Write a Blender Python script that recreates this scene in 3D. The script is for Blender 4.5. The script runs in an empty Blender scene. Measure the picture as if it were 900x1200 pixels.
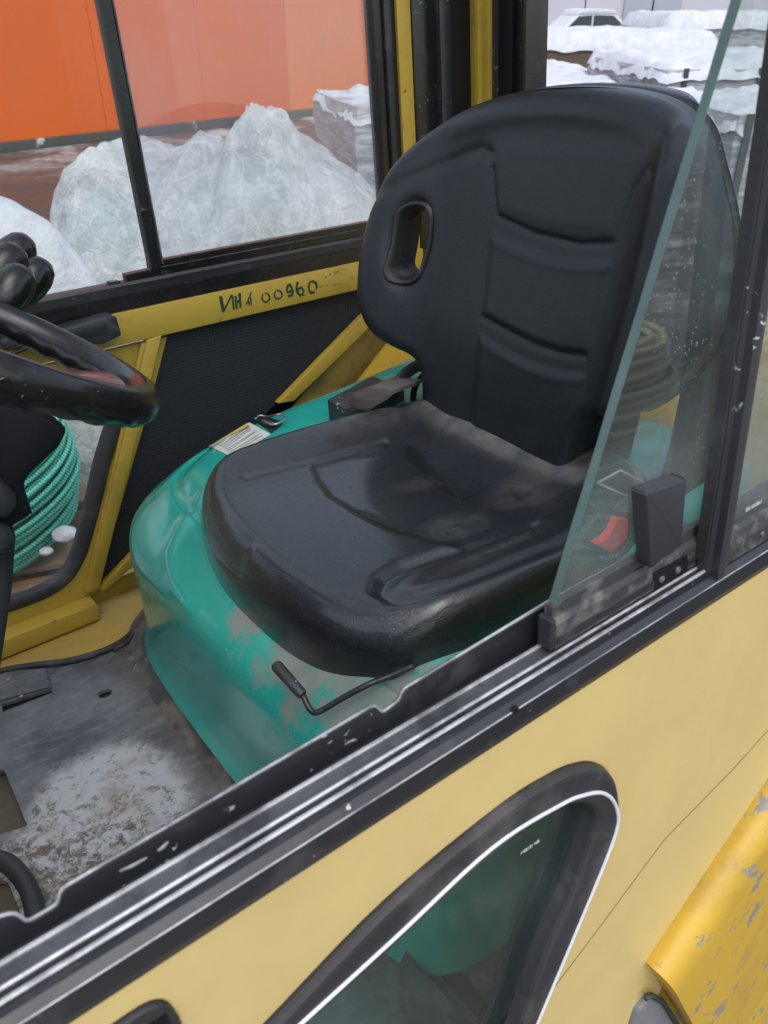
import bpy, bmesh, math, random
import numpy as np
from mathutils import Vector, Matrix, noise
random.seed(7); rng = np.random.default_rng(7)
S = bpy.context.scene; COL = S.collection; PI = math.pi
R_ = math.radians

# ------------------------------------------------------------------ camera, world, sun, exposure
CAMZ = 1.9; F = 943.0; PITCH = math.atan(600 / F)
cam = bpy.data.cameras.new('camera'); camo = bpy.data.objects.new('camera', cam); COL.objects.link(camo)
camo.location = (0, 0, CAMZ); camo.rotation_euler = (PI / 2 - PITCH, 0, 0)
cam.sensor_fit = 'VERTICAL'; cam.sensor_height = 36; cam.lens = 36 * F / 1200
cam.clip_start = 0.02; cam.clip_end = 2000
cam.dof.use_dof = True; cam.dof.focus_distance = .85; cam.dof.aperture_fstop = 15
S.camera = camo
W = bpy.data.worlds.new('World'); S.world = W; W.use_nodes = True
wn = W.node_tree.nodes; wl = W.node_tree.links
sky = wn.new('ShaderNodeTexSky'); sky.sky_type = 'NISHITA'; sky.sun_disc = False
SUN_EL, SUN_AZ = R_(62), R_(165)
sky.sun_elevation = SUN_EL; sky.sun_rotation = SUN_AZ; sky.air_density = 1.4; sky.dust_density = 3; sky.ozone_density = 1.0
hs = wn.new('ShaderNodeHueSaturation'); hs.inputs['Saturation'].default_value = 0.66
bg = wn['Background']; bg.inputs['Strength'].default_value = 0.15
wl.new(sky.outputs[0], hs.inputs['Color']); wl.new(hs.outputs[0], bg.inputs[0])
sl = bpy.data.lights.new('sun', 'SUN'); sl.energy = .5; sl.angle = R_(50); sl.color = (1, .97, .93)
so = bpy.data.objects.new('sun', sl); COL.objects.link(so)
sd = Vector((math.sin(SUN_AZ) * math.cos(SUN_EL), math.cos(SUN_AZ) * math.cos(SUN_EL), math.sin(SUN_EL)))
so.rotation_euler = sd.to_track_quat('Z', 'Y').to_euler()
S.view_settings.view_transform = 'Standard'; S.view_settings.look = 'None'; S.view_settings.gamma = 1
S.view_settings.exposure = 0.9
S.cycles.max_bounces = 10; S.cycles.transparent_max_bounces = 16

# ------------------------------------------------------------------ frames
# world: z up, camera above the origin. vehicle frame: x along the truck (to its rear), y across it (away from the near side), z up; the truck stands a few degrees out of level on the snow.
def _n(v): v = np.array(v, float); return v / np.linalg.norm(v)
cX = _n((1500, -620, F)); cD = _n((130, 1750, F)); cD = _n(cD - cX * cX.dot(cD)); cZ = -cD; cY = np.cross(cX, cD); cY = cY if cY[2] > 0 else -cY
wX = np.array([1., 0, 0]); wU = np.array([0, -math.cos(PITCH), -math.sin(PITCH)]); wF = np.array([0, -math.sin(PITCH), math.cos(PITCH)])
RV = np.array([[a.dot(b) for a in (cX, cY, cZ)] for b in (wX, wF, wU)])     # vehicle -> world
def at(px, py, ax, val):            # point of a vehicle plane (x, y or z = val) along a sight line of the survey photo
    d = np.array([px - 450, py - 600, F]); r = np.array([d.dot(cX), d.dot(cY), d.dot(cZ)]); return r * (val / r['xyz'.index(ax)])
def wat(px, py, ax, val):
    d = np.array([px - 450, py - 600, F]); r = np.array([d.dot(wX), d.dot(wF), d.dot(wU)]); r = r * (val / r['xyz'.index(ax)]); r[2] += CAMZ; return r
ORG = np.array([0.6, 0.745, -1.62])  # base of the truck in the vehicle frame
truck = bpy.data.objects.new('forklift', None); COL.objects.link(truck)
m = Matrix([list(RV[i]) + [0] for i in range(3)] + [[0, 0, 0, 1]])
o_w = RV @ ORG
truck.matrix_world = Matrix.Translation((o_w[0], o_w[1], o_w[2] + CAMZ)) @ m
truck['label'] = 'yellow forklift with open cab, black seat and green engine hood'; truck['category'] = 'forklift'

def link(o, parent=None):
    COL.objects.link(o)
    if parent is not None: o.parent = parent
    return o
def emp(name, parent): return link(bpy.data.objects.new(name, None), parent)
def obj(name, verts, faces, mat, parent=None, smooth=False, label=None, veh=True, sharp=None):
    v = np.asarray(verts, float)
    if veh: v = v - ORG
    me = bpy.data.meshes.new(name); me.from_pydata([tuple(p) for p in v], [], [tuple(int(i) for i in f) for f in faces])
    me.materials.append(mat)
    if smooth: me.polygons.foreach_set('use_smooth', [True] * len(me.polygons))
    me.update()
    if sharp is not None: me.set_sharp_from_angle(angle=R_(sharp))
    o = bpy.data.objects.new(name, me); link(o, parent)
    if label: o['label'] = label
    return o
def tag(o, label, cat=None, group=None, kind=None):
    if label: o['label'] = label
    if cat: o['category'] = cat
    if group: o['group'] = group
    if kind: o['kind'] = kind
    return o
class MB:
    def __init__(s): s.v = []; s.f = []
    def add(s, v, f):
        n = len(s.v); s.v += [tuple(map(float, p)) for p in v]; s.f += [tuple(int(i) + n for i in q) for q in f]; return s
    def box(s, a, b, bev=0.0):
        x0, y0, z0 = a; x1, y1, z1 = b
        bm = bmesh.new(); bmesh.ops.create_cube(bm, size=1)
        for q in bm.verts: q.co = Vector(((x0 + x1) / 2 + q.co.x * (x1 - x0), (y0 + y1) / 2 + q.co.y * (y1 - y0), (z0 + z1) / 2 + q.co.z * (z1 - z0)))
        if bev: bmesh.ops.bevel(bm, geom=bm.edges[:], offset=bev, segments=2, profile=.5, affect='EDGES')
        bm.verts.index_update(); s.add([q.co for q in bm.verts], [[q.index for q in f.verts] for f in bm.faces]); bm.free(); return s
    def prism(s, poly, ax, lo, hi, bev=0.0):    # polygon in the plane normal to ax, between lo and hi
        bm = bmesh.new()
        def P(p, t): return {'x': (t, p[0], p[1]), 'y': (p[0], t, p[1]), 'z': (p[0], p[1], t)}[ax]
        va = [bm.verts.new(P(p, lo)) for p in poly]; vb = [bm.verts.new(P(p, hi)) for p in poly]; n = len(poly)
        bm.faces.new(va); bm.faces.new(vb[::-1])
        for i in range(n): bm.faces.new((va[i], vb[i], vb[(i + 1) % n], va[(i + 1) % n]))
        bmesh.ops.recalc_face_normals(bm, faces=bm.faces[:])
        if bev: bmesh.ops.bevel(bm, geom=bm.edges[:], offset=bev, segments=2, profile=.5, affect='EDGES')
        bm.verts.index_update(); s.add([q.co for q in bm.verts], [[q.index for q in f.verts] for f in bm.faces]); bm.free(); return s
    def hull8(s, p): # 8 corner points: 4 bottom, 4 top
        return s.add(p, [(3, 2, 1, 0), (4, 5, 6, 7), (0, 1, 5, 4), (1, 2, 6, 5), (2, 3, 7, 6), (3, 0, 4, 7)])
    def tube(s, pts, r, n=12, closed=False, cap=True, flat=1.0, up=None):
        pts = [Vector(p) for p in pts]; m_ = len(pts); rr = r if hasattr(r, '__len__') else [r] * m_
        base = len(s.v); prev = None; rings = []
        for i, p in enumerate(pts):
            if closed: t = pts[(i + 1) % m_] - pts[i - 1]
            else: t = pts[min(i + 1, m_ - 1)] - pts[max(i - 1, 0)]
            t.normalize()
            if prev is None:
                u = Vector(up) if up else (Vector((0, 0, 1)) if abs(t.z) < .9 else Vector((1, 0, 0)))
            else: u = prev
            u = (u - t * u.dot(t)).normalized(); prev = u; w = t.cross(u)
            rings.append([p + (u * math.cos(2 * PI * k / n) + w * math.sin(2 * PI * k / n) * flat) * rr[i] for k in range(n)])
        v = [q for rg in rings for q in rg]; f = []
        for i in range(m_ if closed else m_ - 1):
            j = (i + 1) % m_
            for k in range(n): f.append((i * n + k, i * n + (k + 1) % n, j * n + (k + 1) % n, j * n + k))
        if cap and not closed: f.append(tuple(range(n))[::-1]); f.append(tuple((m_ - 1) * n + k for k in range(n)))
        return s.add(v, f)
    def ext(s, prof, x0, x1, n=1, closed=True):      # profile in (y, z) pulled along x
        k = len(prof); v = []; f = []
        for i in range(n + 1):
            x = x0 + (x1 - x0) * i / n; v += [(x, p[0], p[1]) for p in prof]
        for i in range(n):
            for j in range(k if closed else k - 1):
                a = i * k + j; b = i * k + (j + 1) % k; f.append((a, b, b + k, a + k))
        if closed: f.append(tuple(range(k))[::-1]); f.append(tuple(n * k + j for j in range(k)))
        return s.add(v, f)
    def build(s, name, mat, parent=None, smooth=False, label=None, veh=True, sharp=None): return obj(name, s.v, s.f, mat, parent, smooth, label, veh, sharp)
def rpoly(pts, r, seg=6):            # 2D polygon with rounded corners
    out = []; n = len(pts); rr = r if hasattr(r, '__len__') else [r] * n
    for i in range(n):
        p = Vector(pts[i][:2]); a = Vector(pts[i - 1][:2]) - p; b = Vector(pts[(i + 1) % n][:2]) - p
        q = min(rr[i], a.length * .48, b.length * .48); 
        if q < 1e-5: out.append(tuple(p)); continue
        p0 = p + a.normalized() * q; p1 = p + b.normalized() * q
        for k in range(seg + 1):
            t = k / seg; out.append(tuple(p0 * (1 - t) ** 2 + p * 2 * t * (1 - t) + p1 * t * t))
    return out
def smooth2(pts, it=2):              # Chaikin for closed outlines
    for _ in range(it):
        o = []
        for i in range(len(pts)):
            a = np.array(pts[i]); b = np.array(pts[(i + 1) % len(pts)]); o += [a * .75 + b * .25, a * .25 + b * .75]
        pts = o
    return pts
def crom(pts, n=8):                   # Catmull-Rom through open points
    P = [np.array(p, float) for p in pts]; P = [2 * P[0] - P[1]] + P + [2 * P[-1] - P[-2]]; out = []
    for i in range(1, len(P) - 2):
        for k in range(n):
            t = k / n; a, b, c, d = P[i - 1:i + 3]
            out.append(.5 * (2 * b + (c - a) * t + (2 * a - 5 * b + 4 * c - d) * t * t + (3 * b - a - 3 * c + d) * t ** 3))
    out.append(P[-2]); return out
def plate(name, outer, holes, ax, lo, hi, mat, parent, bev=0.0, label=None, veh=True):   # flat sheet with openings, really cut
    cu = bpy.data.curves.new(name, 'CURVE'); cu.dimensions = '2D'; cu.fill_mode = 'BOTH'; cu.extrude = (hi - lo) / 2 - bev; cu.bevel_depth = bev; cu.bevel_resolution = 2; cu.offset = -bev
    for pl in [outer] + holes:
        sp = cu.splines.new('POLY'); sp.points.add(len(pl) - 1); sp.use_cyclic_u = True
        for i, p in enumerate(pl): sp.points[i].co = (p[0], p[1], 0, 1)
    t = bpy.data.objects.new(name, cu); COL.objects.link(t); dg = bpy.context.evaluated_depsgraph_get()
    me = bpy.data.meshes.new_from_object(t.evaluated_get(dg)); bpy.data.objects.remove(t)
    mid = (lo + hi) / 2; v = []
    for q in me.vertices:
        a, b, c = q.co; v.append({'x': (mid + c, a, b), 'y': (a, mid + c, b), 'z': (a, b, mid + c)}[ax])
    f = [tuple(p.vertices) for p in me.polygons]
    bpy.data.meshes.remove(me)
    return obj(name, v, f, mat, parent, False, label, veh)

# ------------------------------------------------------------------ materials
def nd(nt, t, **k):
    n = nt.nodes.new(t)
    for a, b in k.items():
        if a.startswith('i_'):
            key = a[2:]; n.inputs[int(key) if key.isdigit() else key.replace('_', ' ')].default_value = b
        else: setattr(n, a, b)
    return n
def ramp(nt, src, stops):
    r = nt.nodes.new('ShaderNodeValToRGB'); e = r.color_ramp.elements
    while len(e) < len(stops): e.new(.5)
    for i, (p, c) in enumerate(stops):
        e[i].position = p; e[i].color = (c if hasattr(c, '__len__') else (c, c, c)) + ((1,) if not hasattr(c, '__len__') or len(c) == 3 else ())
    nt.links.new(src, r.inputs[0]); return r.outputs[0]
def mixc(nt, fac, a, b, mode='MIX'):
    m_ = nt.nodes.new('ShaderNodeMix'); m_.data_type = 'RGBA'; m_.blend_type = mode
    for s_, v in ((0, fac), (6, a), (7, b)):
        if hasattr(v, 'links'): nt.links.new(v, m_.inputs[s_])
        else: m_.inputs[s_].default_value = v if s_ == 0 else tuple(v) + (1,)
    return m_.outputs[2]
def noi(nt, vec, scale, detail=4, rough=.55, dist=0.0):
    n = nd(nt, 'ShaderNodeTexNoise'); n.inputs['Scale'].default_value = scale; n.inputs['Detail'].default_value = detail; n.inputs['Roughness'].default_value = rough; n.inputs['Distortion'].default_value = dist
    nt.links.new(vec, n.inputs['Vector']); return n.outputs['Fac']
def vor(nt, vec, scale, feat='F1'):
    n = nd(nt, 'ShaderNodeTexVoronoi', feature=feat); n.inputs['Scale'].default_value = scale; nt.links.new(vec, n.inputs['Vector']); return n.outputs['Distance']
def vmap(nt, vec, sc=(1, 1, 1), loc=(0, 0, 0), rot=(0, 0, 0)):
    n = nd(nt, 'ShaderNodeMapping'); n.inputs['Scale'].default_value = sc; n.inputs['Location'].default_value = loc; n.inputs['Rotation'].default_value = rot; nt.links.new(vec, n.inputs['Vector']); return n.outputs[0]
def mth(nt, op, a, b=None, c=None, clamp=False):
    n = nd(nt, 'ShaderNodeMath', operation=op, use_clamp=clamp)
    for i, v in enumerate((a, b, c)):
        if v is None: continue
        if hasattr(v, 'links'): nt.links.new(v, n.inputs[i])
        else: n.inputs[i].default_value = v
    return n.outputs[0]
def blob(nt, vec, c, rad, soft=.5):  # a worn or dirty patch with its own place on the surface, 1 inside
    s_ = nd(nt, 'ShaderNodeVectorMath', operation='SUBTRACT'); nt.links.new(vec, s_.inputs[0]); s_.inputs[1].default_value = c
    d_ = nd(nt, 'ShaderNodeVectorMath', operation='DIVIDE'); nt.links.new(s_.outputs[0], d_.inputs[0]); d_.inputs[1].default_value = rad
    l_ = nd(nt, 'ShaderNodeVectorMath', operation='LENGTH'); nt.links.new(d_.outputs[0], l_.inputs[0])
    mr = nd(nt, 'ShaderNodeMapRange'); mr.inputs[1].default_value = 1 - soft; mr.inputs[2].default_value = 1 + soft; mr.inputs[3].default_value = 1; mr.inputs[4].default_value = 0
    nt.links.new(l_.outputs['Value'], mr.inputs[0]); return mr.outputs[0]
def base(name):
    m_ = bpy.data.materials.new(name); m_.use_nodes = True; nt = m_.node_tree; b = nt.nodes['Principled BSDF']; tc = nd(nt, 'ShaderNodeTexCoord')
    return m_, nt, b, tc.outputs['Object']
def setc(nt, b, col=None, rough=None, bump=None, bs=.2, bd=.002, metal=0.0, spec=None, coat=0.0):
    if col is not None:
        if hasattr(col, 'links'): nt.links.new(col, b.inputs['Base Color'])
        else: b.inputs['Base Color'].default_value = tuple(col) + (1,)
    if rough is not None:
        if hasattr(rough, 'links'): nt.links.new(rough, b.inputs['Roughness'])
        else: b.inputs['Roughness'].default_value = rough
    if bump is not None:
        bn = nd(nt, 'ShaderNodeBump'); bn.inputs['Strength'].default_value = bs; bn.inputs['Distance'].default_value = bd; nt.links.new(bump, bn.inputs['Height']); nt.links.new(bn.outputs[0], b.inputs['Normal'])
    if hasattr(metal, 'links'): nt.links.new(metal, b.inputs['Metallic'])
    else: b.inputs['Metallic'].default_value = metal
    if spec is not None: b.inputs['Specular IOR Level'].default_value = spec
    b.inputs['Coat Weight'].default_value = coat
def simple(name, c1, c2, rough=.5, sc=12, bsc=60, bs=.15, metal=0.0, r2=None, dirt=None, dsc=4, dlo=.55, dhi=.7, spec=None, speck=None, ssc=180, sth=.09, bd=.002):
    m_, nt, b, v = base(name)
    col = mixc(nt, noi(nt, v, sc), c1, c2)
    rg = ramp(nt, noi(nt, v, sc * 2.3, 6), [(.3, rough), (.7, r2 if r2 is not None else min(1, rough + .12))])
    if dirt is not None:
        dm = ramp(nt, noi(nt, v, dsc, 8, .65), [(dlo, 0.0), (dhi, 1.0)]); col = mixc(nt, dm, col, dirt)
        rg = mixc(nt, dm, rg, (.8, .8, .8))
    if speck is not None:
        sm = mth(nt, 'MULTIPLY', ramp(nt, noi(nt, vmap(nt, v, (.4, 1, 1)), ssc * 2.2, 5, .6, .5), [(.655 - sth * .3, 0.0), (.675 - sth * .3, 1.0)]), ramp(nt, noi(nt, v, ssc / 6, 4), [(.52, 0.0), (.60, 1.0)]))
        col = mixc(nt, sm, col, speck)
    setc(nt, b, col, rg, noi(nt, v, bsc, 5), bs, bd, metal, spec); return m_
def glass(name, tint, dirt=.08, dcol=(.75, .78, .78), gl=1.0, ior=1.5, sc=6, grime=None, sparkle=.2):
    m_ = bpy.data.materials.new(name); m_.use_nodes = True; nt = m_.node_tree; nt.nodes.remove(nt.nodes['Principled BSDF'])
    v = nd(nt, 'ShaderNodeTexCoord').outputs['Object']; out = nt.nodes['Material Output']
    tr = nd(nt, 'ShaderNodeBsdfTransparent'); tr.inputs[0].default_value = tuple(tint) + (1,)
    gs = nd(nt, 'ShaderNodeBsdfGlossy'); gs.inputs['Roughness'].default_value = .02; gs.inputs[0].default_value = (gl, gl, gl, 1)
    fr = nd(nt, 'ShaderNodeFresnel'); gm = nd(nt, 'ShaderNodeNewGeometry'); nt.links.new(mth(nt, 'SUBTRACT', ior, mth(nt, 'MULTIPLY', gm.outputs['Backfacing'], ior - 1 / ior)), fr.inputs[0])
    mx = nd(nt, 'ShaderNodeMixShader'); nt.links.new(fr.outputs[0], mx.inputs[0]); nt.links.new(tr.outputs[0], mx.inputs[1]); nt.links.new(gs.outputs[0], mx.inputs[2])
    df = nd(nt, 'ShaderNodeBsdfDiffuse'); df.inputs[0].default_value = tuple(dcol) + (1,); tl = nd(nt, 'ShaderNodeBsdfTranslucent'); tl.inputs[0].default_value = tuple(dcol) + (1,)
    dm = nd(nt, 'ShaderNodeMixShader'); dm.inputs[0].default_value = .5; nt.links.new(df.outputs[0], dm.inputs[1]); nt.links.new(tl.outputs[0], dm.inputs[2])
    a = mth(nt, 'MULTIPLY', ramp(nt, noi(nt, v, sc, 7, .7), [(.3, .3), (.75, 1.6)]), dirt)
    sp = mth(nt, 'MULTIPLY', ramp(nt, vor(nt, v, 260), [(.09, 1.0), (.17, 0.0)]), ramp(nt, noi(nt, v, 14, 4), [(.42, 0.0), (.66, sparkle)]))
    a = mth(nt, 'ADD', a, mth(nt, 'MULTIPLY', sp, .9))
    st = ramp(nt, noi(nt, vmap(nt, v, (30, 30, 3), rot=(.2, .35, 0)), 3, 3), [(.62, 0.0), (.7, .06)]); a = mth(nt, 'ADD', a, mth(nt, 'MULTIPLY', st, min(1, dirt * 12)))
    if grime:
        for c, r, k in grime: a = mth(nt, 'ADD', a, mth(nt, 'MULTIPLY', blob(nt, v, tuple(np.array(c) - ORG), r, .6), mth(nt, 'MULTIPLY', noi(nt, v, 70, 6, .75), k)))
    a = mth(nt, 'MINIMUM', a, .95)
    mo = nd(nt, 'ShaderNodeMixShader'); nt.links.new(a, mo.inputs[0]); nt.links.new(mx.outputs[0], mo.inputs[1]); nt.links.new(dm.outputs[0], mo.inputs[2]); nt.links.new(mo.outputs[0], out.inputs[0])
    return m_
M = {}
# seat vinyl: fine grain, creases, dust, scuffs
def vinyl(name, col, patches=(), cr=1.0, rlo=.27, spec=.42, coat=.12):
    m_, nt, b, v = base(name)
    g = vor(nt, v, 520, 'DISTANCE_TO_EDGE'); g2 = vor(nt, vmap(nt, v, (1, 1.3, 1), rot=(.3, .2, .5)), 150, 'DISTANCE_TO_EDGE')
    h = mth(nt, 'ADD', ramp(nt, g, [(0.0, 0.0), (.25, 1.0)]), mth(nt, 'MULTIPLY', ramp(nt, g2, [(0.0, 0.0), (.12, 1.0)]), 1.0 * cr))
    h = mth(nt, 'ADD', h, mth(nt, 'MULTIPLY', noi(nt, v, 35, 5), .8))
    c = mixc(nt, noi(nt, v, 7, 5), col, tuple(min(1, k * 1.4 + .001) for k in col))
    dust = ramp(nt, noi(nt, v, 18, 9, .72), [(.5, 0.0), (.85, .05)]); c = mixc(nt, dust, c, (.14, .14, .15))
    rg = ramp(nt, noi(nt, v, 9, 6, .6), [(.3, rlo), (.72, rlo + .12)])
    for cc, rr, colr, k, nsc in patches:
        mk = mth(nt, 'MULTIPLY', blob(nt, v, tuple(np.array(cc) - ORG), rr, .6), ramp(nt, noi(nt, vmap(nt, v, (1, 1, 1)), nsc, 8, .7), [(.38, 0.0), (.62, k)]))
        c = mixc(nt, mk, c, colr); rg = mixc(nt, mk, rg, (.85, .85, .85))
    setc(nt, b, c, rg, h, .24 + .11 * cr, .0009, 0, spec, coat); b.inputs['Coat Roughness'].default_value = .17; return m_
M['vinyl_back'] = vinyl('vinyl_back', (.0055, .0075, .0115), cr=.4)
M['vinyl_seat'] = vinyl('vinyl_seat', (.0050, .0062, .0090), [
    ((.715, .77, -.44), (.028, .24, .05), (.15, .12, .095), .8, 24), ((.655, .62, -.43), (.06, .035, .05), (.15, .125, .105), .55, 26),
    ((.62, .90, -.43), (.09, .03, .05), (.13, .115, .10), .35, 30), ((.515, .60, -.43), (.035, .022, .05), (.17, .165, .165), .4, 60),
    ((.56, .72, -.43), (.03, .015, .05), (.2, .19, .18), .25, 160), ((.50, .52, -.43), (.06, .012, .05), (.16, .155, .15), .4, 110)], rlo=.22, spec=.6, coat=.8)
M['rubber'] = simple('rubber', (.012, .012, .014), (.03, .03, .034), .55, 9, 240, .25, dirt=(.11, .11, .11), dsc=14, dlo=.52, dhi=.85)
M['rubber_dusty'] = simple('rubber_dusty', (.02, .02, .022), (.05, .05, .055), .6, 14, 300, .35, dirt=(.2, .195, .19), dsc=38, dlo=.5, dhi=.72)
M['black_paint'] = simple('black_paint', (.010, .011, .014), (.022, .023, .028), .32, 8, 140, .08, speck=(.45, .45, .45), ssc=110, sth=-.02, dirt=(.07, .07, .07), dsc=20, dlo=.55, dhi=.85)
M['black_dark'] = simple('black_dark', (.004, .0045, .006), (.010, .011, .014), .5, 6, 90, .1, spec=.25, dirt=(.05, .045, .04), dsc=9, dlo=.6, dhi=.9)
M['black_gloss'] = simple('black_gloss', (.006, .006, .007), (.012, .012, .013), .16, 10, 160, .05, r2=.34, dirt=(.08, .08, .08), dsc=30, dlo=.6, dhi=.95, speck=(.25, .25, .25), ssc=90, sth=-.06)
M['plastic'] = simple('plastic', (.022, .023, .027), (.035, .036, .042), .42, 10, 500, .12, speck=(.4, .4, .4), ssc=60, sth=.06)
def alu(name, c, r):
    m_, nt, b, v = base(name)
    st = noi(nt, vmap(nt, v, (2, 160, 160)), 4, 6, .7); n2 = noi(nt, v, 24, 7, .7)
    c1 = mixc(nt, ramp(nt, n2, [(.44, 0.0), (.60, .85)]), c, tuple(k * .28 for k in c)); c1 = mixc(nt, ramp(nt, st, [(.5, 0.0), (.75, .5)]), c1, (.05, .05, .055))
    setc(nt, b, c1, ramp(nt, n2, [(.3, r), (.7, r + .25)]), st, .25, .0006, .35); return m_
M['alu'] = alu('alu', (.55, .56, .58), .3); M['alu_dark'] = alu('alu_dark', (.115, .12, .135), .36); M['worn_edge'] = alu('worn_edge', (.46, .47, .49), .36)
def yellow(name, c, c2, dirt=(.12, .085, .03), dlo=.55, dhi=.8, dsc=5, rough=.42, chips=(.09, .08, .07), cth=.62, csc=42, bs=.12):
    m_, nt, b, v = base(name)
    col = mixc(nt, noi(nt, v, 5, 5), c, c2); col = mixc(nt, ramp(nt, noi(nt, v, dsc, 9, .68), [(dlo, 0.0), (dhi, .75)]), col, dirt)
    ch = mth(nt, 'MULTIPLY', ramp(nt, noi(nt, v, csc, 7, .68, .3), [(cth, 0.0), (cth + .02, 1.0)]), ramp(nt, noi(nt, v, 6, 3), [(.48, 0.0), (.56, 1.0)]))
    col = mixc(nt, ch, col, chips)
    st = ramp(nt, noi(nt, vmap(nt, v, (8, 8, 90), rot=(0, .6, 0)), 6, 3), [(.66, 0.0), (.72, .25)]); col = mixc(nt, st, col, dirt)
    h = mth(nt, 'ADD', noi(nt, v, 16, 3), mth(nt, 'MULTIPLY', noi(nt, v, 420, 3), .12)); h = mth(nt, 'SUBTRACT', h, mth(nt, 'MULTIPLY', ch, .3))
    setc(nt, b, col, ramp(nt, noi(nt, v, 13, 5), [(.3, rough), (.7, rough + .12)]), h, bs, .003); return m_
M['cream'] = yellow('panel_yellow', (.54, .42, .17), (.59, .455, .19), (.43, .33, .145), .40, .80, 5, .36, (.30, .22, .1), .74, bs=.22)
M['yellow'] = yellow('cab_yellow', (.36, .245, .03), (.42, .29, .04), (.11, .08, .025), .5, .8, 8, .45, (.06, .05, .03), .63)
M['yellow_floor'] = yellow('floor_yellow', (.42, .27, .05), (.36, .25, .05), (.16, .12, .08), .42, .72, 6, .5, (.08, .07, .05), .66)
M['counter'] = yellow('counterweight_yellow', (.54, .34, .03), (.47, .30, .04), (.17, .12, .05), .55, .85, 9, .42, (.22, .22, .21), .565, 24, bs=.3)
# green hood with grey worn patches
m_, nt, b, v = base('hood_green')
col = mixc(nt, noi(nt, v, 4, 4), (.014, .30, .25), (.020, .35, .30))
hb = None
for c, r in (((.28, .70, -.50), (.06, .08, .055)), ((.27, .60, -.52), (.06, .10, .07)), ((.30, .50, -.51), (.10, .10, .07)), ((.34, .42, -.50), (.10, .08, .06))):
    q = blob(nt, v, tuple(np.array(c) - ORG), r, .85); hb = q if hb is None else mth(nt, 'MAXIMUM', hb, q)
wear = ramp(nt, mth(nt, 'ADD', mth(nt, 'MULTIPLY', hb, .55), mth(nt, 'MULTIPLY', noi(nt, v, 20, 10, .8), 1.15)), [(.88, 0.0), (1.02, .92)])
wc = mixc(nt, ramp(nt, noi(nt, v, 20, 6), [(.35, 0.0), (.65, 1.0)]), (.14, .185, .165), (.24, .235, .21)); wc = mixc(nt, ramp(nt, noi(nt, v, 60, 6, .7), [(.55, 0.0), (.7, .6)]), wc, (.21, .165, .13))
col = mixc(nt, wear, col, wc)
sm = ramp(nt, noi(nt, vmap(nt, v, (3, 3, 9)), 5, 8, .7), [(.55, 0.0), (.85, .3)]); col = mixc(nt, sm, col, (.09, .25, .21))
setc(nt, b, col, mixc(nt, wear, ramp(nt, noi(nt, v, 10, 6), [(.35, .14), (.7, .3)]), (.6, .6, .6)), noi(nt, v, 30, 4), .04, .002, 0, .55, .3); M['green'] = m_
def at_floor(px, py): return at(px, py, 'z', -.80)
# floor plate: black paint worn to bare metal under the feet
m_, nt, b, v = base('floor_plate')
col = mixc(nt, ramp(nt, noi(nt, v, 11, 8, .65), [(.35, 0.0), (.7, 1.0)]), (.055, .058, .066), (.16, .165, .18))
bl = mth(nt, 'MAXIMUM', blob(nt, v, tuple(np.array((.115, .83, -.80)) - ORG), (.10, .115, .1), .55), blob(nt, v, tuple(np.array((.04, .73, -.80)) - ORG), (.115, .14, .1), .55))
fw = ramp(nt, mth(nt, 'ADD', mth(nt, 'MULTIPLY', bl, .8), mth(nt, 'MULTIPLY', noi(nt, v, 40, 10, .85), .6)), [(.62, 0.0), (.80, 1.0)])
wc = mixc(nt, ramp(nt, mth(nt, 'ADD', noi(nt, v, 60, 10, .82, .4), mth(nt, 'MULTIPLY', blob(nt, v, tuple(np.array((.02, .72, -.80)) - ORG), (.14, .13, .1), .6), .10)), [(.54, 0.0), (.63, 1.0)]), (.42, .43, .46), (.12, .095, .075)); wc = mixc(nt, ramp(nt, noi(nt, v, 16, 7, .7), [(.5, 0.0), (.7, .7)]), wc, (.22, .16, .09))
col = mixc(nt, fw, col, wc)
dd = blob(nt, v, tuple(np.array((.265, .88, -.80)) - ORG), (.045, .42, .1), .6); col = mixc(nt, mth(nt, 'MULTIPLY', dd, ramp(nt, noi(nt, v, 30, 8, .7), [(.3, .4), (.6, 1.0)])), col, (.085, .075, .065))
sc_ = ramp(nt, noi(nt, vmap(nt, v, (1, 3.2, 1), rot=(0, 0, .9)), 26, 9, .75), [(.50, 0.0), (.68, .55)]); col = mixc(nt, mth(nt, 'MULTIPLY', sc_, mth(nt, 'SUBTRACT', 1.0, fw)), col, (.22, .23, .26))
for c_, r_c in ((at_floor(103, 800), (.018, .022, .1)), (at_floor(177, 857), (.014, .018, .1)), (at_floor(70, 800), (.010, .012, .1)), (at_floor(20, 860), (.012, .008, .1))):
    pm_ = ramp(nt, mth(nt, 'ADD', mth(nt, 'MULTIPLY', blob(nt, v, tuple(np.array(c_) - ORG), r_c, .95), .5), mth(nt, 'MULTIPLY', noi(nt, v, 45, 10, .85, .8), 1.5)), [(1.05, 0.0), (1.16, .8)]); col = mixc(nt, pm_, col, (.24, .21, .17))
setc(nt, b, col, ramp(nt, noi(nt, v, 14, 8, .7), [(.3, .28), (.7, .62)]), noi(nt, v, 70, 8, .7), .3, .002, mth(nt, 'MULTIPLY', fw, .3)); M['floor'] = m_
M['plinth'] = simple('plinth', (.03, .03, .034), (.09, .09, .10), .5, 20, 90, .4, dirt=(.15, .13, .11), dsc=22, dlo=.45, dhi=.6, speck=(.5, .5, .5), ssc=60, sth=.14)
M['mat_brown'] = simple('mat_brown', (.07, .06, .045), (.10, .085, .065), .8, 30, 400, .5)
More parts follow.
